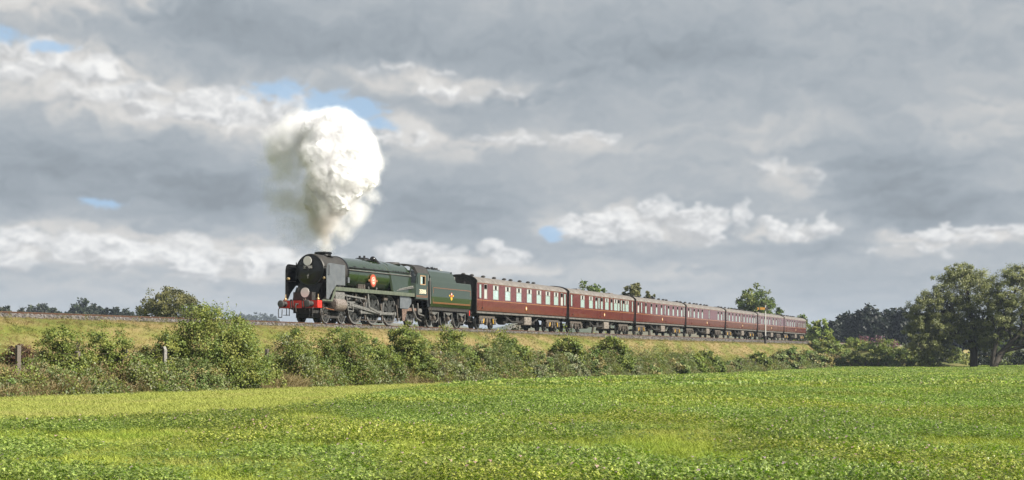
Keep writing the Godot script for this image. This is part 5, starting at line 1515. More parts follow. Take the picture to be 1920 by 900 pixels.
func make_plants() -> void:
	leaf_mat = tinted(0.55, Color(0.62, 0.68, 0.3))
	leaf_mat.metallic_specular = 0.4
	bark = mat(Color(0.035, 0.028, 0.022), Color(0.095, 0.078, 0.06), 0.95, 0.0, 1.0, 0.05)
	fence()
	# px: middle and width, top and foot in the photograph; the shrub stands at the bank's foot
	for b in SHRUBS:
		shrub(b[0], b[1], b[2], b[3], b[4], b[5], b[6], b[7], b[8])
	# rank straw and brambles between them
	undergrowth()
	signal_post()
	# the far shore of the line
	var n := ["leftmost small round dark tree on the far skyline", "low dark tree second from the left end of the skyline", "broad dark tree third along the skyline at the left", "squat dark tree in the dip of the left skyline", "tallest dark tree of the left skyline", "dark tree just right of the tallest one on the skyline", "wide dark tree sloping down the skyline to the right", "low dark tree before the right end of the left skyline", "last low dark tree of the skyline, beside the roundish oak"]
	var spots := [[8, 566, 34], [38, 568, 34], [76, 562, 62], [108, 572, 40], [150, 558, 56], [182, 564, 58], [212, 573, 46], [238, 576, 44], [264, 577, 42]]
	for k in 9:
		var d := 430.0 + 25 * (k % 3)
		var top := seen(spots[k][0], spots[k][1], d)
		var half: float = spots[k][2] / 2500.0 * d * 0.56
		var gy := field_y(top.x, top.z)
		var h := top.y - gy
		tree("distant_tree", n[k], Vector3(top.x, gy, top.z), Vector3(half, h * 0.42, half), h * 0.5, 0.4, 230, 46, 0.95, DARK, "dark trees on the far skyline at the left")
	var oak := [["spreading olive-green oak standing alone behind the rails at the left", 318, 543, 112, 190.0, OAK, 240, 0.28], ["small bush-like tree at the right foot of the spreading oak", 366, 572, 36, 185.0, OAK, 30, 0.25],
		["rounded green treetops showing over the roof of the second carriage", 1106, 530, 66, 235.0, BRIGHT, 60, 0.42], ["open-branched tree rising over the joint of second and third carriages", 1187, 531, 50, 215.0, OAK, 44, 0.36], ["small treetop peeping over the third carriage's roof", 1219, 549, 20, 215.0, OAK, 20, 0.3],
		["big round leafy tree rising over the last carriages", 1413, 540, 84, 262.0, BRIGHT, 190, 0.42], ["dense green tree just behind the tail of the train", 1505, 590, 56, 300.0, BRIGHT, 80, 0.45], ["pale green bushy tree to the right of the last carriage", 1537, 600, 46, 270.0, LIME, 70, 0.40], ["low leafy tree between the big round tree and the semaphore", 1452, 578, 40, 285.0, BRIGHT, 50, 0.4]]
	for o in oak:
		var top := seen(o[1], o[2], o[4])
		var gy := minf(field_y(top.x, top.z), top.y - 4)
		var h := top.y - gy
		var half: float = o[3] / 2500.0 * o[4] * 0.5
		var ch := minf(h * 0.5, half * 0.66 if o[1] == 318 else half * 1.15)
		tree("tree", o[0], Vector3(top.x, gy, top.z), Vector3(half, ch, half), h - ch * 0.95, 0.28, o[6], 46, o[7], o[5])
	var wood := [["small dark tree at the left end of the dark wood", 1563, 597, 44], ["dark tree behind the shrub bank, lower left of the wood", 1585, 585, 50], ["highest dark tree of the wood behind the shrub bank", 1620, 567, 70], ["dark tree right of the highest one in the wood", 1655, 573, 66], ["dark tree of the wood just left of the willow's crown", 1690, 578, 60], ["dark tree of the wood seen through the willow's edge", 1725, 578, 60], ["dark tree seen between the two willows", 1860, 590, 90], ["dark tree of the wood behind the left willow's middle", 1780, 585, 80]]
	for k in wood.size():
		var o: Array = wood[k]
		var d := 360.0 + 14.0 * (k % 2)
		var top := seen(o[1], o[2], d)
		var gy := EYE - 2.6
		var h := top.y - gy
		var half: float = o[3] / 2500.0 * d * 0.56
		tree("wood_tree", o[0], Vector3(top.x, gy, top.z), Vector3(half, h * 0.42, half), h * 0.5, 0.4, 210, 46, 0.95, SHADED_WOOD, "trees of the dark wood at the right")
	# hedged fields on the low hills
	var hl := ["left tree of the tiny row on the hazy hill", "middle tree of the tiny row on the hazy hill", "right tree of the tiny row on the hazy hill", "outermost tree of the tiny row, nearest the locomotive's front"]
	for k in 4:
		var d := 1500.0
		var top := seen([452, 470, 487, 508][k], [587, 590, 586, 590][k], d)
		var gy := field_y(top.x, top.z) - 1
		var h := maxf(top.y - gy, 8.0)
		tree("distant_tree", hl[k], Vector3(top.x, gy, top.z), Vector3([8, 7, 11, 8][k], h * 0.5, 8), h * 0.5, 0.5, 40, 26, 2.0, DARK, "tiny trees on the hazy hill")
	# willows
	var f1 := seen(1826, 692, 196.0); f1.y = field_y(f1.x, f1.z)
	willow("left-hand old willow with a thick upright trunk and airy olive crown", f1, Vector3.ZERO,
		[[Vector3(-1.2, 11.2, 0), Vector3(5.0, 3.9, 4.5), 150], [Vector3(-5.6, 9.2, 0.5), Vector3(3.8, 3.2, 3.5), 80], [Vector3(-7.4, 5.6, 1), Vector3(2.8, 2.4, 3), 50], [Vector3(2.0, 7.6, -1), Vector3(3.6, 4.4, 3.5), 95], [Vector3(-3.4, 6.2, 0), Vector3(4.2, 3.2, 3.5), 100], [Vector3(-5.8, 2.9, -0.5), Vector3(3.2, 2.2, 3), 60], [Vector3(-2.0, 13.6, 0), Vector3(2.6, 2.2, 2.6), 40], [Vector3(-8.2, 7.8, 0.4), Vector3(2.4, 2.6, 2.4), 40], [Vector3(-7.6, 3.4, 0.4), Vector3(2.4, 2.0, 2.4), 34], [Vector3(0.5, 4.4, 1.0), Vector3(2.8, 1.8, 2.0), 36]],
		[[[Vector3(0.0, 2.6, 0), Vector3(-0.6, 5.0, 0), Vector3(-2.6, 7.4, 0.3), Vector3(-5.2, 8.8, 0.4)], 0.62], [[Vector3(0.1, 2.8, 0.1), Vector3(0.2, 5.6, 0), Vector3(-0.4, 8.6, -0.3), Vector3(-1.0, 11.8, 0)], 0.52], [[Vector3(-0.1, 2.6, 0), Vector3(-2.4, 4.6, 0), Vector3(-5.4, 6.4, 0)], 0.4], [[Vector3(0.1, 3.0, 0), Vector3(1.4, 5.6, 0), Vector3(2.4, 8.6, 0)], 0.4]])
	var f2 := seen(1860, 692, 192.0); f2.y = field_y(f2.x, f2.z)
	willow("right-hand old willow leaning to the right at the photo's edge", f2, Vector3.ZERO,
		[[Vector3(3.4, 11.0, 0), Vector3(4.2, 3.8, 4), 130], [Vector3(6.6, 8.4, 0), Vector3(3.8, 3.8, 3.5), 90], [Vector3(1.4, 7.4, 0), Vector3(2.4, 3.4, 3), 60], [Vector3(8.5, 4.8, 0), Vector3(3.2, 3.0, 3), 70], [Vector3(4.6, 5.0, -1), Vector3(2.6, 1.8, 2.4), 36], [Vector3(4.0, 13.4, 0), Vector3(2.4, 1.6, 2.4), 30]],
		[[[Vector3(0.8, 1.8, 0), Vector3(2.4, 3.4, 0), Vector3(4.2, 5.6, 0), Vector3(5.4, 9.0, 0)], 0.6], [[Vector3(0.1, 2.0, 0.1), Vector3(0.8, 4.6, 0), Vector3(1.8, 8.0, 0), Vector3(3.2, 11.0, 0)], 0.42], [[Vector3(1.8, 2.6, 0), Vector3(4.6, 3.2, 0), Vector3(8.0, 3.6, 0)], 0.34]])
	var low := [["dark hedge bush below the left willow's outer branches", 1745, 640, 60, 215.0, DARK], ["dark bush filling the gap left of the willow trunk", 1790, 645, 70, 222.0, HAW], ["dark bush between the two willow trunks", 1845, 650, 60, 225.0, DARK], ["dark bush behind the leaning willow's trunk", 1890, 640, 60, 230.0, HAW], ["hedge bush at the far right edge below the leaning willow", 1925, 645, 60, 225.0, DARK], ["grey-green sallow bush at the end of the shrub bank", 1722, 626, 56, 212.0, SILVER]]
	for o in low:
		var top := seen(o[1], o[2], o[4])
		var gy := field_y(top.x, top.z) - 0.2
		var t := base("hedge_bush", Transform3D(Basis(), Vector3(top.x, gy, top.z)))
		tag(t, o[0], "bush", "bushes round the willows")
		var h := top.y - gy
		var half: float = o[3] / 2500.0 * o[4] * 0.6
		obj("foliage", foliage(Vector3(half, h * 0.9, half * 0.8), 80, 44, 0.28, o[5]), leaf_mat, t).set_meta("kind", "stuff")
		var mb := MB.new()
		for k in 4: limbs(mb, Vector3(r1(-0.5, 0.5), 0, 0), Vector3(r1(-0.5, 0.5), 1, 0), h * 0.35, 0.06, 2)
		obj("stem", mb.mesh(), bark, t)
	# bushes beyond the line, glimpsed under the carriages
	var under := ["green bush glimpsed under the first carriage, nearer its front bogie", "green bush glimpsed under the middle of the first carriage", "green bush glimpsed under the rear of the first carriage", "green bush glimpsed under the front of the second carriage", "green bush glimpsed under the middle of the second carriage", "green bush glimpsed under the third carriage"]
	for k in 6:
		var p := line([17.0, 24.0, 31.0, 40.0, 50.0, 66.0][k], -5.4 - 0.5 * (k % 2))
		p.y = RAIL - 2.0
		var t := base("bush", Transform3D(Basis(), p))
		tag(t, under[k], "bush", "bushes beyond the line")
		obj("foliage", foliage(Vector3(2.6, 2.3 + 0.5 * (k % 2), 2.0), 60, 40, 0.17, BRIGHT if k % 2 else HAW), leaf_mat, t).set_meta("kind", "stuff")

func undergrowth() -> void:
	var m := tinted(0.85, Color(0.5, 0.45, 0.25))
	var kinds := [tuft(14, 0.30, 0.022, 0.55), tuft(14, 0.25, 0.018, 0.85)]
	var lists := [[], []]; var cols := [PackedColorArray(), PackedColorArray()]
	for i in 9500:
		var s := -62.0 + 225.0 * pow(rng.randf(), 1.2)
		if i < 1300: s = r1(-62.0, -52.5) if i < 800 else r1(-40.5, -37.0)
		var off := r1(7.2, 9.7)
		var thick := fn.get_noise_2d(s * 2.6 + 15, off * 4.0)
		var open: bool = s < -52.5 or (s > -40.5 and s < -37.0)
		if thick < -0.28 and not open: continue
		var p := line(s, off)
		p.y = bank_y(s, off) - 0.03
		if off > 9.2: p.y = field_y(p.x, p.z) - 0.03
		var c: Color = DRY[rng.randi() % 4].lerp(Color(0.14, 0.16, 0.03), r1(0, 0.7)).lerp(Color(0.36, 0.29, 0.15), 0.35)
		if not open and s < -36.0 and i % 3: continue
		if thick > 0.1 or open: c = c.lerp(Color(0.42, 0.34, 0.18), 0.85 if open else 0.6)
		var h := r1(0.25, 0.75) * (1.0 + maxf(0, thick))
		lists[i % 2].append(Transform3D(Basis(Vector3.UP, r1(0, TAU)).scaled(Vector3(h, h, h)), p))
		cols[i % 2].push_back(c * r1(0.7, 1.15))
	var g := base("tall_grass")
	tag(g, "rank straw-coloured grass along the fence at the embankment's foot", "grass", "", "stuff")
	for k in 2: copies("grass", kinds[k], m, lists[k], cols[k], g).set_meta("kind", "stuff")
	# low brambles creeping between
	var lv := []; var lc := PackedColorArray()
	var sp := MB.new()
	for i in 70:
		var d := rdir()
		var at := d * Vector3(0.42, 0.34, 0.42) * pow(rng.randf(), 0.4)
		var run := rdir(); var g2 := r1(0.7, 1.3)
		sp.col = Color(g2, g2, g2)
		sp.leaf(at, run * 0.085, run.cross(rdir()).normalized() * 0.034)
	for i in 17000:
		var s := -60.0 + 245.0 * pow(rng.randf(), 1.15)
		var off := r1(7.2, 9.35) if rng.randf() < 0.62 else r1(8.9, 9.85)
		if fn.get_noise_2d(s * 3.0 + 500, off * 3.0) < -0.12 + (0.25 if off < 7.6 else 0.0): continue
		if (s < -53.5 or (s > -40.2 and s < -37.2)) and rng.randf() < 0.75: continue
		var p := line(s, off)
		p.y = (bank_y(s, off) if off < 9.2 else field_y(p.x, p.z)) + rng.randf() * (0.85 if s < -37.5 else 0.75 if s > 40 else 1.75) * (1.0 + fn.get_noise_2d(s * 4.0, 77.0)) * smoothstep(10.0, 9.0, off)
		var k: float = r1(0.6, 1.25) * (1.0 + 0.5 * smoothstep(0.0, 100.0, s))
		var pal: Array = [BRAMBLE, HAW, LIME, SILVER, DRY][rng.randi() % 5]
		lv.append(Transform3D(Basis(Vector3.UP, r1(0, TAU)).scaled(Vector3(k, k * r1(0.8, 1.2), k)), p))
		lc.push_back(pal[rng.randi() % 3])
	var br := copies("bramble_cover", sp.mesh(), leaf_mat, lv, lc)
	tag(br, "low brambles and weeds creeping along the foot of the bank", "brambles", "", "stuff")

func fence() -> void:
	var f := base("wire_fence")
	tag(f, "weathered post and wire fence along the foot of the embankment", "fence")
	var wood := mat(Color(0.075, 0.062, 0.05), Color(0.19, 0.165, 0.14), 0.95, 0.0, 2.0, 0.06)
	var grey := mat(Color(0.15, 0.145, 0.13), Color(0.27, 0.26, 0.24), 0.9, 0.0, 2.0)
	var posts := []
	var s := -62.0
	# where the photograph shows them, then evenly along the line
	var at := [-60.5, -57.0, -53.5, -50.4, -47.6, -45.1, -41.3, -37.5, -33.6, -30.0, -26.4, -22.6, -18.7, -15.2, -11.6, -8.0, -4.4]
	while at[-1] < 178.0: at.append(at[-1] + 3.6)
	for k in at.size():
		var off: float = 7.6 if at[k] < 50.0 else 8.9
		var p := line(at[k], off)
		p.y = bank_y(at[k], off) - 0.25
		var mb := MB.new()
		var conc: bool = k == 5 or k == 12
		var h := 1.5 + r1(-0.12, 0.12)
		if conc: h = 1.65
		var w := 0.16 if conc else 0.15
		mb.prism(PackedVector2Array([Vector2(-w / 2, 0), Vector2(w / 2, 0), Vector2(w / 2, h - (0.14 if conc else 0.02)), Vector2(0.0 if conc else -w / 2, h)]), Transform3D(Basis(), Vector3(0, 0, -w / 2)), w)
		var o := obj("fence_post", mb.mesh(), grey if conc else wood, f)
		o.transform = Transform3D(Basis.from_euler(Vector3(r1(-0.05, 0.05), -0.4 + r1(-0.3, 0.3), r1(-0.07, 0.07))), p)
		if conc: o.set_meta("label", "pale concrete post with a slanted top")
		posts.append(p + Vector3(0, h, 0))
	for y in [0.12, 0.42, 0.72]:
		var mb := MB.new()
		for k in posts.size() - 1:
			var a: Vector3 = posts[k] - Vector3(0, y, 0); var b: Vector3 = posts[k + 1] - Vector3(0, y, 0)
			var mid := (a + b) * 0.5 - Vector3(0, 0.04, 0)
			mb.rod(a, mid, 0.004, 4); mb.rod(mid, b, 0.004, 4)
		obj("wire", mb.mesh(), M.grime, f)

func signal_post() -> void:
	var foot := line(121.0, 3.3)
	# stands on the shoulder of the bank, in front of the last carriages
	var d := 190.0
	foot = seen(1457.3, 641.5, d)
	var a := along(foot.x, foot.z)
	foot = line(a.x, 3.2); foot.y = RAIL - 0.75
	var t := base("semaphore_signal", Transform3D(Basis(Vector3.UP, 0.1), foot))
	tag(t, "white semaphore signal post with a yellow distant arm beside the rear carriages", "signal")
	var k := 1.0
	var mb := MB.new()
	mb.rod(Vector3(0, 0, 0), Vector3(0, 1.2, 0), 0.17, 12)
	obj("base", mb.mesh(), M.frame, t)
	mb = MB.new()
	mb.rod(Vector3(0, 1.2, 0), Vector3(0, 5.6, 0), 0.095, 12, 0.075)
	obj("post", mb.mesh(), plain(Color(0.55, 0.55, 0.53), 0.6), t)
	mb = MB.new()
	mb.lathe(Vector3(0, 5.6, 0), Vector3(0, 6.1, 0), [Vector2(0, 0.13), Vector2(0.05, 0.13), Vector2(0.1, 0.05), Vector2(0.25, 0.09), Vector2(0.5, 0.0)], 10)
	obj("finial", mb.mesh(), M.grime, t)
	# arm with a notched end and black chevron
	mb = MB.new()
	var q := PackedVector2Array([Vector2(-0.12, 4.95), Vector2(-0.12, 5.25), Vector2(-1.3, 5.27), Vector2(-1.17, 5.1), Vector2(-1.3, 4.93)])
	mb.prism(q, Transform3D(Basis(), Vector3(0, 0, 0.16)), 0.04)
	var arm := obj("arm", mb.mesh(), plain(Color(0.42, 0.19, 0.015), 0.5), t)
	mb = MB.new()
	mb.prism(PackedVector2Array([Vector2(-0.92, 5.275), Vector2(-1.07, 5.275), Vector2(-0.93, 5.1), Vector2(-1.07, 4.925), Vector2(-0.92, 4.925), Vector2(-0.78, 5.1)]), Transform3D(Basis(), Vector3(0, 0, 0.195)), 0.012)
	obj("chevron", mb.mesh(), M.frame, arm)
	mb = MB.new()
	mb.box(Vector3(0.18, 5.1, 0.17), Vector3(0.34, 0.42, 0.05)); mb.rod(Vector3(0, 5.1, 0.05), Vector3(0, 5.1, 0.25), 0.06, 8)
	obj("spectacle", mb.mesh(), M.frame, arm)
	mb = MB.new()
	for j in 14: mb.rod(Vector3(0.12, 1.3 + j * 0.3, -0.18), Vector3(-0.12, 1.3 + j * 0.3, -0.18), 0.012, 5)
	for x in [-0.12, 0.12]: mb.rod(Vector3(x, 0.3, -0.18), Vector3(x, 5.3, -0.18), 0.015, 5)
	obj("ladder", mb.mesh(), M.sole, t)

# ---------------------------------------------------------------- steam
func make_smoke() -> void:
	var top := on_line(-20.85) * Vector3(0, 4.28, -1.2)
	var t := base("steam_plume", Transform3D(Basis(), top))
	tag(t, "tall billowing plume of white steam above the locomotive's chimney", "steam")
	var k := -top.z / 2500.0     # metres in a pixel there
	# middle of each lobe in pixels from the chimney (right, up), depth in metres, radius in pixels
	var lobes := [[3, 20, -1.6, 9], [3, 36, 0, 18], [-6, 58, 0.1, 24], [10, 68, 0.2, 30], [0, 100, 0.3, 36], [26, 118, 0.6, 36], [38, 150, 0.9, 38], [8, 140, 0.8, 38], [44, 188, 0.8, 44], [66, 150, 0.1, 32], [80, 172, 0.0, 28], [84, 142, -0.3, 20], [72, 205, 0.1, 30],
		[6, 182, 0.7, 40], [10, 215, 0.3, 40], [46, 222, 0.4, 40], [22, 246, 0.0, 34], [-14, 240, -0.8, 36], [-40, 262, -1.6, 30], [-58, 240, -2.2, 34], [-78, 210, -2.6, 28], [-80, 172, -2.7, 24], [-56, 205, -2.4, 34], [-58, 165, -2.5, 28], [54, 118, 0.2, 22], [-22, 210, -1.2, 34], [30, 92, 0.4, 24]]
	# the dense heart of each lobe
	for l in lobes: l[1] *= 0.935
	var ball := ball_grid(64, 42)
	var pts: PackedVector3Array = ball[0]; var ix: PackedInt32Array = ball[1]
	var mb := MB.new()
	# puffs of fine droplets, laid so thickly that they read as vapour with a soft outline
	var bits := MB.new()
	for i in 230:
		var p := rdir() * pow(rng.randf(), 0.5) * 0.38
		var a := rdir() * 0.0108; var b := rdir() * 0.0108
		bits.tri(p - a, p + b, p + a)
	var where := []; var white_all := PackedColorArray()
	for l in lobes:
		var c := Vector3(l[0] * k, l[1] * k, l[2])
		var r: float = l[3] * k
		var veil: bool = l[2] < -1.5 or l[1] < 75
		if l[2] < -1.5: c.z *= 0.35
		var tan := smoothstep(95.0, 25.0, l[1]) * 0.65
		if not veil:
			var out := PackedVector3Array(); var nor := PackedVector3Array()
			for p in pts:
				out.push_back(c + p * r * (billow(c, p) - 0.13))
				nor.push_back(Vector3.ZERO)
			for i in range(0, ix.size(), 3):
				var m := (out[ix[i + 2]] - out[ix[i]]).cross(out[ix[i + 1]] - out[ix[i]])
				for j in 3: nor[ix[i + j]] += m
			mb.col = Color(0.87, 0.875, 0.89).lerp(Color(0.72, 0.64, 0.55), tan)
			for i in range(0, ix.size(), 3):
				mb.tris(out[ix[i]], out[ix[i + 1]], out[ix[i + 2]], nor[ix[i]].normalized(), nor[ix[i + 1]].normalized(), nor[ix[i + 2]].normalized())
		for i in int((1000 if not veil else 300 if l[1] > 80 else 1300) * pow(l[3] / 36.0, 2)):
			var d := rdir()
			var q := billow(c, d) * (pow(rng.randf(), 0.4) if veil else 1.0) - 0.10 - log(maxf(rng.randf(), 0.02)) * 0.05
			puff(where, white_all, c + d * r * q, clampf(r * 0.8, 0.35, 1.0), tan)
	var white := tinted(1.0, Color(0.85, 0.85, 0.85), 1.0)
	white.metallic_specular = 0.0
	obj("billow", mb.mesh(), white, t).set_meta("kind", "stuff")
	# thin vapour trailing at the left and hanging about the chimney
	var wisps := [[-76, 120, 30, 0.5], [-50, 100, 32, 0.6], [-90, 150, 26, 0.5], [-30, 64, 28, 0.5], [-60, 60, 40, 0.25], [-20, 36, 26, 0.5], [62, 92, 20, 0.9], [52, 66, 18, 0.7], [28, 45, 20, 0.9], [-100, 200, 26, 0.9], [-92, 235, 26, 0.9], [0, 12, 12, 1.0], [-62, 262, 26, 0.35], [-20, 275, 20, 0.3], [84, 116, 14, 0.6], [-98, 110, 24, 0.3], [40, 270, 18, 0.5], [98, 190, 16, 0.5]]
	for w in wisps:
		w[1] *= 0.9
		for i in int(420 * w[3] * pow(w[2] / 30.0, 2)):
			var d := rdir() * pow(rng.randf(), 0.6)
			var p := Vector3((w[0] + d.x * w[2] * 1.3) * k, (w[1] + d.y * w[2] * 1.3) * k, -1.6 + d.z * w[2] * k)
			if fn.get_noise_3d(p.x * 8, p.y * 8, p.z * 8) + 0.5 * fn.get_noise_3d(p.x * 25, p.y * 25, p.z * 25) < -0.1 + 0.6 * (d.length() - 0.5): continue
			puff(where, white_all, p, r1(0.8, 1.5), 0.0)
	copies("vapour", bits.mesh(), white, where, white_all, t).set_meta("kind", "stuff")

func billow(c: Vector3, d: Vector3) -> float:
	var w := c + d * 0.9
	var a := 1.0 - absf(fn.get_noise_3d(w.x * 7, w.y * 7, w.z * 7)) * 2.6
	var b := 1.0 - absf(fn.get_noise_3d(w.x * 19 + 50, w.y * 19, w.z * 19)) * 2.6
	return 0.80 + 0.26 * a + 0.11 * b
func puff(where: Array, tints: PackedColorArray, p: Vector3, s: float, tan: float) -> void:
	where.append(Transform3D(Basis.from_euler(Vector3(r1(0, 6), r1(0, 6), r1(0, 6))).scaled(Vector3.ONE * s), p))
	tints.push_back(Color(0.935, 0.93, 0.95).lerp(Color(0.78, 0.70, 0.62), tan))

func ball_grid(seg: int, rings: int) -> Array:
	var p := PackedVector3Array(); var ix := PackedInt32Array()
	for j in rings + 1:
		var f := PI * j / rings - PI / 2
		for k in seg:
			var t := TAU * k / seg
			p.push_back(Vector3(cos(f) * cos(t), sin(f), cos(f) * sin(t)))
	for j in rings:
		for k in seg:
			var a := j * seg + k; var b := j * seg + (k + 1) % seg; var c := a + seg; var d := b + seg
			ix.append_array([a, c, d, a, d, b])
	return [p, ix]

var SHRUBS := [
	[-55.3, 8.7, 0.66, 0.94, 24, BRAMBLE, "low bramble bush at the left edge, in front of the first fence post", 0.075, 0],
	[-52.1, 6.2, 0.89, 1.01, 27, BRACKEN, "patch of dead brown bracken on the bank at the left edge", 0.07, 0],
	[-50.4, 6.9, 1.19, 1.75, 61, HAW, "dark green thorn bush just right of the leftmost fence post", 0.076, 10],
	[-47.9, 6.9, 1.15, 2.05, 66, HAW, "bushy thorn between the second and third fence posts from the left", 0.079, 16],
	[-47.2, 8.0, 0.96, 1.62, 43, BRAMBLE, "low bramble clump at the left foot of the tallest bush", 0.079, 0],
	[-43.8, 6.9, 1.28, 1.81, 62, HAW, "spreading thorn behind the grey pointed fence post", 0.084, 14],
	[-42.2, 8.0, 2.29, 3.50, 211, HAW, "tallest bush of the bank, with long shoots rising above the rails", 0.086, 34],
	[-40.2, 8.0, 1.07, 2.88, 79, HAW, "dark right flank of the tallest bush, beside the gap with the lone post", 0.088, 14],
	[-45.0, 8.7, 1.86, 1.26, 64, BRAMBLE, "wide low bramble mound under the tallest bush", 0.082, 0],
	[-39.4, 8.7, 0.95, 1.33, 31, LIME, "low leafy weeds below the lone post in the gap", 0.089, 0],
	[-35.4, 8.0, 1.09, 2.51, 66, HAW, "thorn bush right of the gap, left end of the long hedge", 0.095, 12],
	[-33.2, 8.0, 0.98, 2.13, 48, HAW, "second bush of the long hedge, below the locomotive's driving wheels", 0.098, 8],
	[-31.1, 8.0, 1.07, 2.72, 66, HAW, "upright bush below the locomotive's rear wheels", 0.101, 14],
	[-28.6, 8.0, 1.32, 2.58, 75, HAW, "broad bush below the locomotive's cab", 0.104, 12],
	[-26.3, 8.0, 0.97, 1.89, 39, LIME, "yellow-green bush with dry stems below the front of the tender", 0.107, 4],
	[-23.7, 8.0, 1.41, 2.93, 86, HAW, "tall rounded bush below the tender", 0.111, 16],
	[-22.2, 8.7, 0.92, 1.79, 34, SILVER, "small pale-leaved bush left of the white concrete post", 0.112, 0],
	[-17.5, 8.0, 1.44, 3.02, 85, HAW, "bush right of the white concrete post, below the tender's rear", 0.119, 12],
	[-19.8, 8.7, 1.40, 1.46, 41, SILVER, "grey-green bramble below the white concrete post", 0.115, 0],
	[-13.2, 8.0, 1.32, 2.47, 61, BRAMBLE, "dark bramble below the front of the first carriage", 0.125, 4],
	[-9.1, 8.0, 1.58, 2.73, 77, HAW, "rounded bush below the middle of the first carriage", 0.13, 8],
	[-7.7, 8.7, 1.40, 1.74, 43, SILVER, "silvery low bush below the rear half of the first carriage", 0.132, 0],
	[-5.0, 8.7, 1.11, 1.94, 37, BRAMBLE, "small bramble mound below the rear bogie of the first carriage", 0.135, 0],
	[1.9, 8.0, 1.45, 3.12, 74, HAW, "tall green bush below the gap between first and second carriages", 0.145, 12],
	[0.3, 8.7, 1.51, 1.65, 41, SILVER, "pale low bush in front of the tall green one, below the second carriage's front", 0.142, 0],
	[5.5, 8.7, 1.36, 2.30, 50, BRAMBLE, "bramble below the middle of the second carriage", 0.149, 4],
	[13.3, 8.0, 1.94, 2.91, 85, HAW, "dark spreading bush below the rear of the second carriage", 0.16, 10],
	[13.7, 8.7, 1.56, 1.41, 33, SILVER, "low grey bush at the foot of the dark spreading one", 0.16, 0],
	[19.3, 8.7, 1.53, 1.57, 34, BRAMBLE, "low bramble below the front of the third carriage", 0.168, 0],
	[26.8, 8.7, 1.89, 1.47, 37, BRAMBLE, "low straggling bramble below the rear of the third carriage", 0.178, 0],
	[36.0, 8.7, 1.73, 1.89, 42, LIME, "light green low bush below the fourth carriage's front", 0.19, 3],
	[42.8, 8.7, 1.63, 2.31, 46, HAW, "small thorn below the middle of the fourth carriage", 0.199, 4],
	[52.9, 8.7, 1.61, 1.41, 26, BRAMBLE, "low weeds beside the row of far fence posts", 0.213, 0],
	[67.6, 8.7, 1.48, 2.44, 38, HAW, "round green bush at the right end of the far fence posts", 0.232, 6],
	[83.1, 8.7, 2.69, 2.65, 70, BRAMBLE, "yellowish scrub on the slope below the semaphore", 0.253, 3],
	[103.4, 8.7, 2.98, 2.63, 71, BRAMBLE, "scrub on the slope below the tail of the train", 0.281, 3],
	[123.1, 8.7, 2.79, 1.86, 43, DRY, "dry scrub at the foot of the shrub bank", 0.307, 0],
	[153.1, 8.7, 3.16, 1.72, 40, DRY, "straw-coloured scrub in front of the dotted fence posts", 0.347, 0],
]

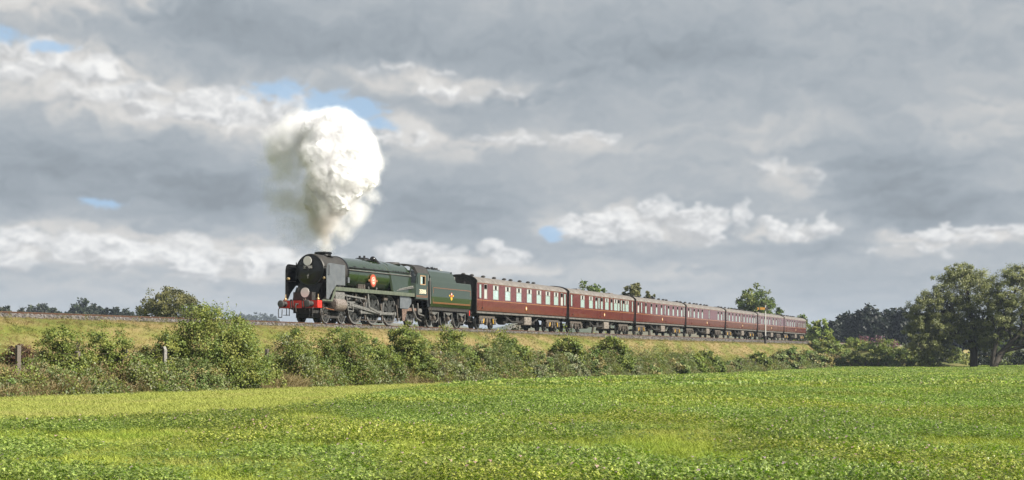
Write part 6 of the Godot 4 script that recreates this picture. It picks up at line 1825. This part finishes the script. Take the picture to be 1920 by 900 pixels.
# ---------------------------------------------------------------- the rough bank beyond the end of the train
func mound_y(x: float, z: float) -> float:
	var a := Vector2(50.0, -228.0); var b := Vector2(66.0, -206.0)
	var p := Vector2(x, z)
	var t := (p - a).dot(b - a) / (b - a).length_squared()
	var tc := clampf(t, -0.1, 1.0)
	var dist := p.distance_to(a + (b - a) * tc)
	var crest := lerpf(2.5, -0.2, smoothstep(0.25, 1.0, tc))
	var w := 1.0 - smoothstep(0.0, 10.0, dist)
	var g := field_y(x, z)
	return lerpf(g - 0.3, crest, w) + 0.3 * w * fn.get_noise_2d(x * 3.0, z * 3.0)
func rough_bank() -> void:
	var tint := func(p: Vector3) -> Color:
		return Color(0.10, 0.115, 0.035).lerp(Color(0.16, 0.15, 0.05), smoothstep(-0.3, 0.3, fn.get_noise_2d(p.x * 3, p.z * 2)))
	var m := sheet(steps([[34, 84, 0.8]]), steps([[-244, -190, 0.8]]), func(x: float, z: float) -> Vector3: return Vector3(x, mound_y(x, z), z), tint)
	tag(obj("rough_bank", m, tinted(0.95)), "rough overgrown bank sloping down from the line toward the willows", "bank", "", "structure")
	var hi := [[1532, 44, 634, 222.0, BRAMBLE, "grassy shrub at the left end of the rough bank, behind the train's tail"], [1556, 56, 634, 218.0, LIME, "yellow-green shrub on the top left of the rough bank"], [1580, 60, 640, 212.0, HAW, "dark green shrub on the left face of the rough bank"], [1608, 60, 632, 220.0, LIME, "light shrub left of the pink flowers on the rough bank"],
		[1640, 60, 632, 217.0, BRIGHT, "green shrub under the pink flowers on the rough bank"], [1668, 56, 636, 214.0, LIME, "light green shrub on the crest right of the pink flowers"], [1694, 60, 645, 211.0, BRIGHT, "green shrub on the right shoulder of the rough bank"], [1718, 56, 656, 208.0, HAW, "dark green shrub where the rough bank dips to the willows"], [1742, 44, 668, 203.0, HAW, "small round dark bush at the right foot of the rough bank"],
		[1606, 60, 656, 204.0, HAW, "low dark shrub at the front of the rough bank"], [1648, 70, 660, 202.0, BRIGHT, "broad low shrub at the front middle of the rough bank"], [1690, 60, 668, 199.0, BRAMBLE, "low tangled shrub at the front right of the rough bank"], [1560, 60, 662, 205.0, BRAMBLE, "yellowish low scrub at the front left of the rough bank"]]
	for o in hi:
		var top := seen(o[0], o[2], o[3])
		var gy := mound_y(top.x, top.z) - 0.2
		var h := maxf(top.y - gy, 1.3)
		var half: float = o[1] / 2500.0 * o[3] * 0.58
		var t := base("shrub", Transform3D(Basis(), Vector3(top.x, gy, top.z)))
		tag(t, o[5], "shrub", "shrubs of the rough bank")
		obj("foliage", foliage(Vector3(half, h * 0.88, half * 0.7), 80, 44, 0.24, o[4]), leaf_mat, t).set_meta("kind", "stuff")
		var mb := MB.new()
		sprigs(mb, Vector3(half, h * 0.88, half * 0.7), 8, h * 0.35, 0.22, o[4][0])
		obj("sprig", mb.mesh(), leaf_mat, t).set_meta("kind", "stuff")
		mb = MB.new()
		for k in 4: limbs(mb, Vector3(r1(-0.5, 0.5), 0, 0), Vector3(r1(-0.5, 0.5), 1, 0), h * 0.3, 0.05, 2)
		obj("stem", mb.mesh(), bark, t)
	# spikes of pink willowherb
	var mb := MB.new()
	for i in 34:
		var top := seen(r1(1612, 1660) , r1(630, 636), 214.0)
		if i % 4 == 0: top = seen(r1(1670, 1690), r1(640, 646), 210.0)
		for j in 9:
			var g := r1(0.8, 1.2)
			mb.col = Color(0.34 * g, 0.15 * g, 0.25 * g)
			var d := rdir()
			mb.leaf(top + Vector3(r1(-0.1, 0.1), r1(-0.7, 0.25), r1(-0.1, 0.1)), d * 0.2, d.cross(rdir()).normalized() * 0.07)
	tag(obj("willowherb", mb.mesh(), leaf_mat), "pink willowherb flowers on the crest of the rough bank", "flowers", "", "stuff")
	# the dotted fence at its foot
	var f := base("post_fence")
	tag(f, "row of dark fence posts along the foot of the rough bank", "fence")
	var wood := mat(Color(0.06, 0.05, 0.042), Color(0.15, 0.13, 0.11), 0.95, 0.0, 2.0, 0.06)
	var tops := []
	for k in 11:
		var p := seen(1572.0 + k * 12.6, 690, 206.0 - k * 0.9)
		p.y = mound_y(p.x, p.z) - 0.3
		mb = MB.new()
		mb.bevel(Vector3(0, 0.75, 0), Vector3(0.16, 1.5, 0.16), 0.02)
		var o := obj("fence_post", mb.mesh(), wood, f)
		o.transform = Transform3D(Basis.from_euler(Vector3(r1(-0.05, 0.05), r1(-0.5, 0.5), r1(-0.07, 0.07))), p)
		tops.append(p + Vector3(0, 1.4, 0))
	for y in [0.0, 0.4]:
		mb = MB.new()
		for k in tops.size() - 1: mb.rod(tops[k] - Vector3(0, y, 0), tops[k + 1] - Vector3(0, y, 0), 0.008, 4)
		obj("wire", mb.mesh(), M.alu, f)

func _ready() -> void:
	rng.seed = 35
	survey()
	fn.seed = 7; fn.frequency = 0.08; fn.fractal_octaves = 4
	# the camera: a long lens held low at the field's edge
	var cam := Camera3D.new()
	cam.name = "camera"
	cam.projection = Camera3D.PROJECTION_FRUSTUM
	cam.near = 0.5; cam.far = 9000.0
	cam.size = 900.0 / 2500.0 * cam.near
	cam.frustum_offset = Vector2(0, (658.2 - 450.0) / 2500.0 * cam.near)
	cam.position = Vector3(0, EYE, 0)
	add_child(cam)
	cam.current = true
	# sky, sun, exposure
	var we := WorldEnvironment.new()
	we.name = "world"
	var e := Environment.new()
	e.background_mode = Environment.BG_SKY
	e.sky = Sky.new()
	e.sky.sky_material = make_sky()
	e.tonemap_mode = Environment.TONE_MAPPER_LINEAR
	e.tonemap_exposure = EXPOSURE
	e.background_energy_multiplier = SKY_POWER
	e.sdfgi_enabled = true; e.ssao_enabled = true; e.ssil_enabled = true
	e.volumetric_fog_enabled = true; e.volumetric_fog_density = 0.0
	if HAZE > 0.0:
		e.volumetric_fog_enabled = true
		e.fog_enabled = true; e.fog_density = HAZE; e.fog_light_color = Color(0.80, 0.86, 0.95)
	we.environment = e
	add_child(we)
	var sun := DirectionalLight3D.new()
	sun.name = "sun"
	sun.light_energy = 1.6
	sun.light_color = Color(1.0, 0.975, 0.925)
	sun.light_angular_distance = 0.5
	sun.shadow_enabled = true
	sun.look_at_from_position(SUN, Vector3.ZERO)
	add_child(sun)
	make_ground()
	make_train()
	make_smoke()
	make_plants()
	rough_bank()
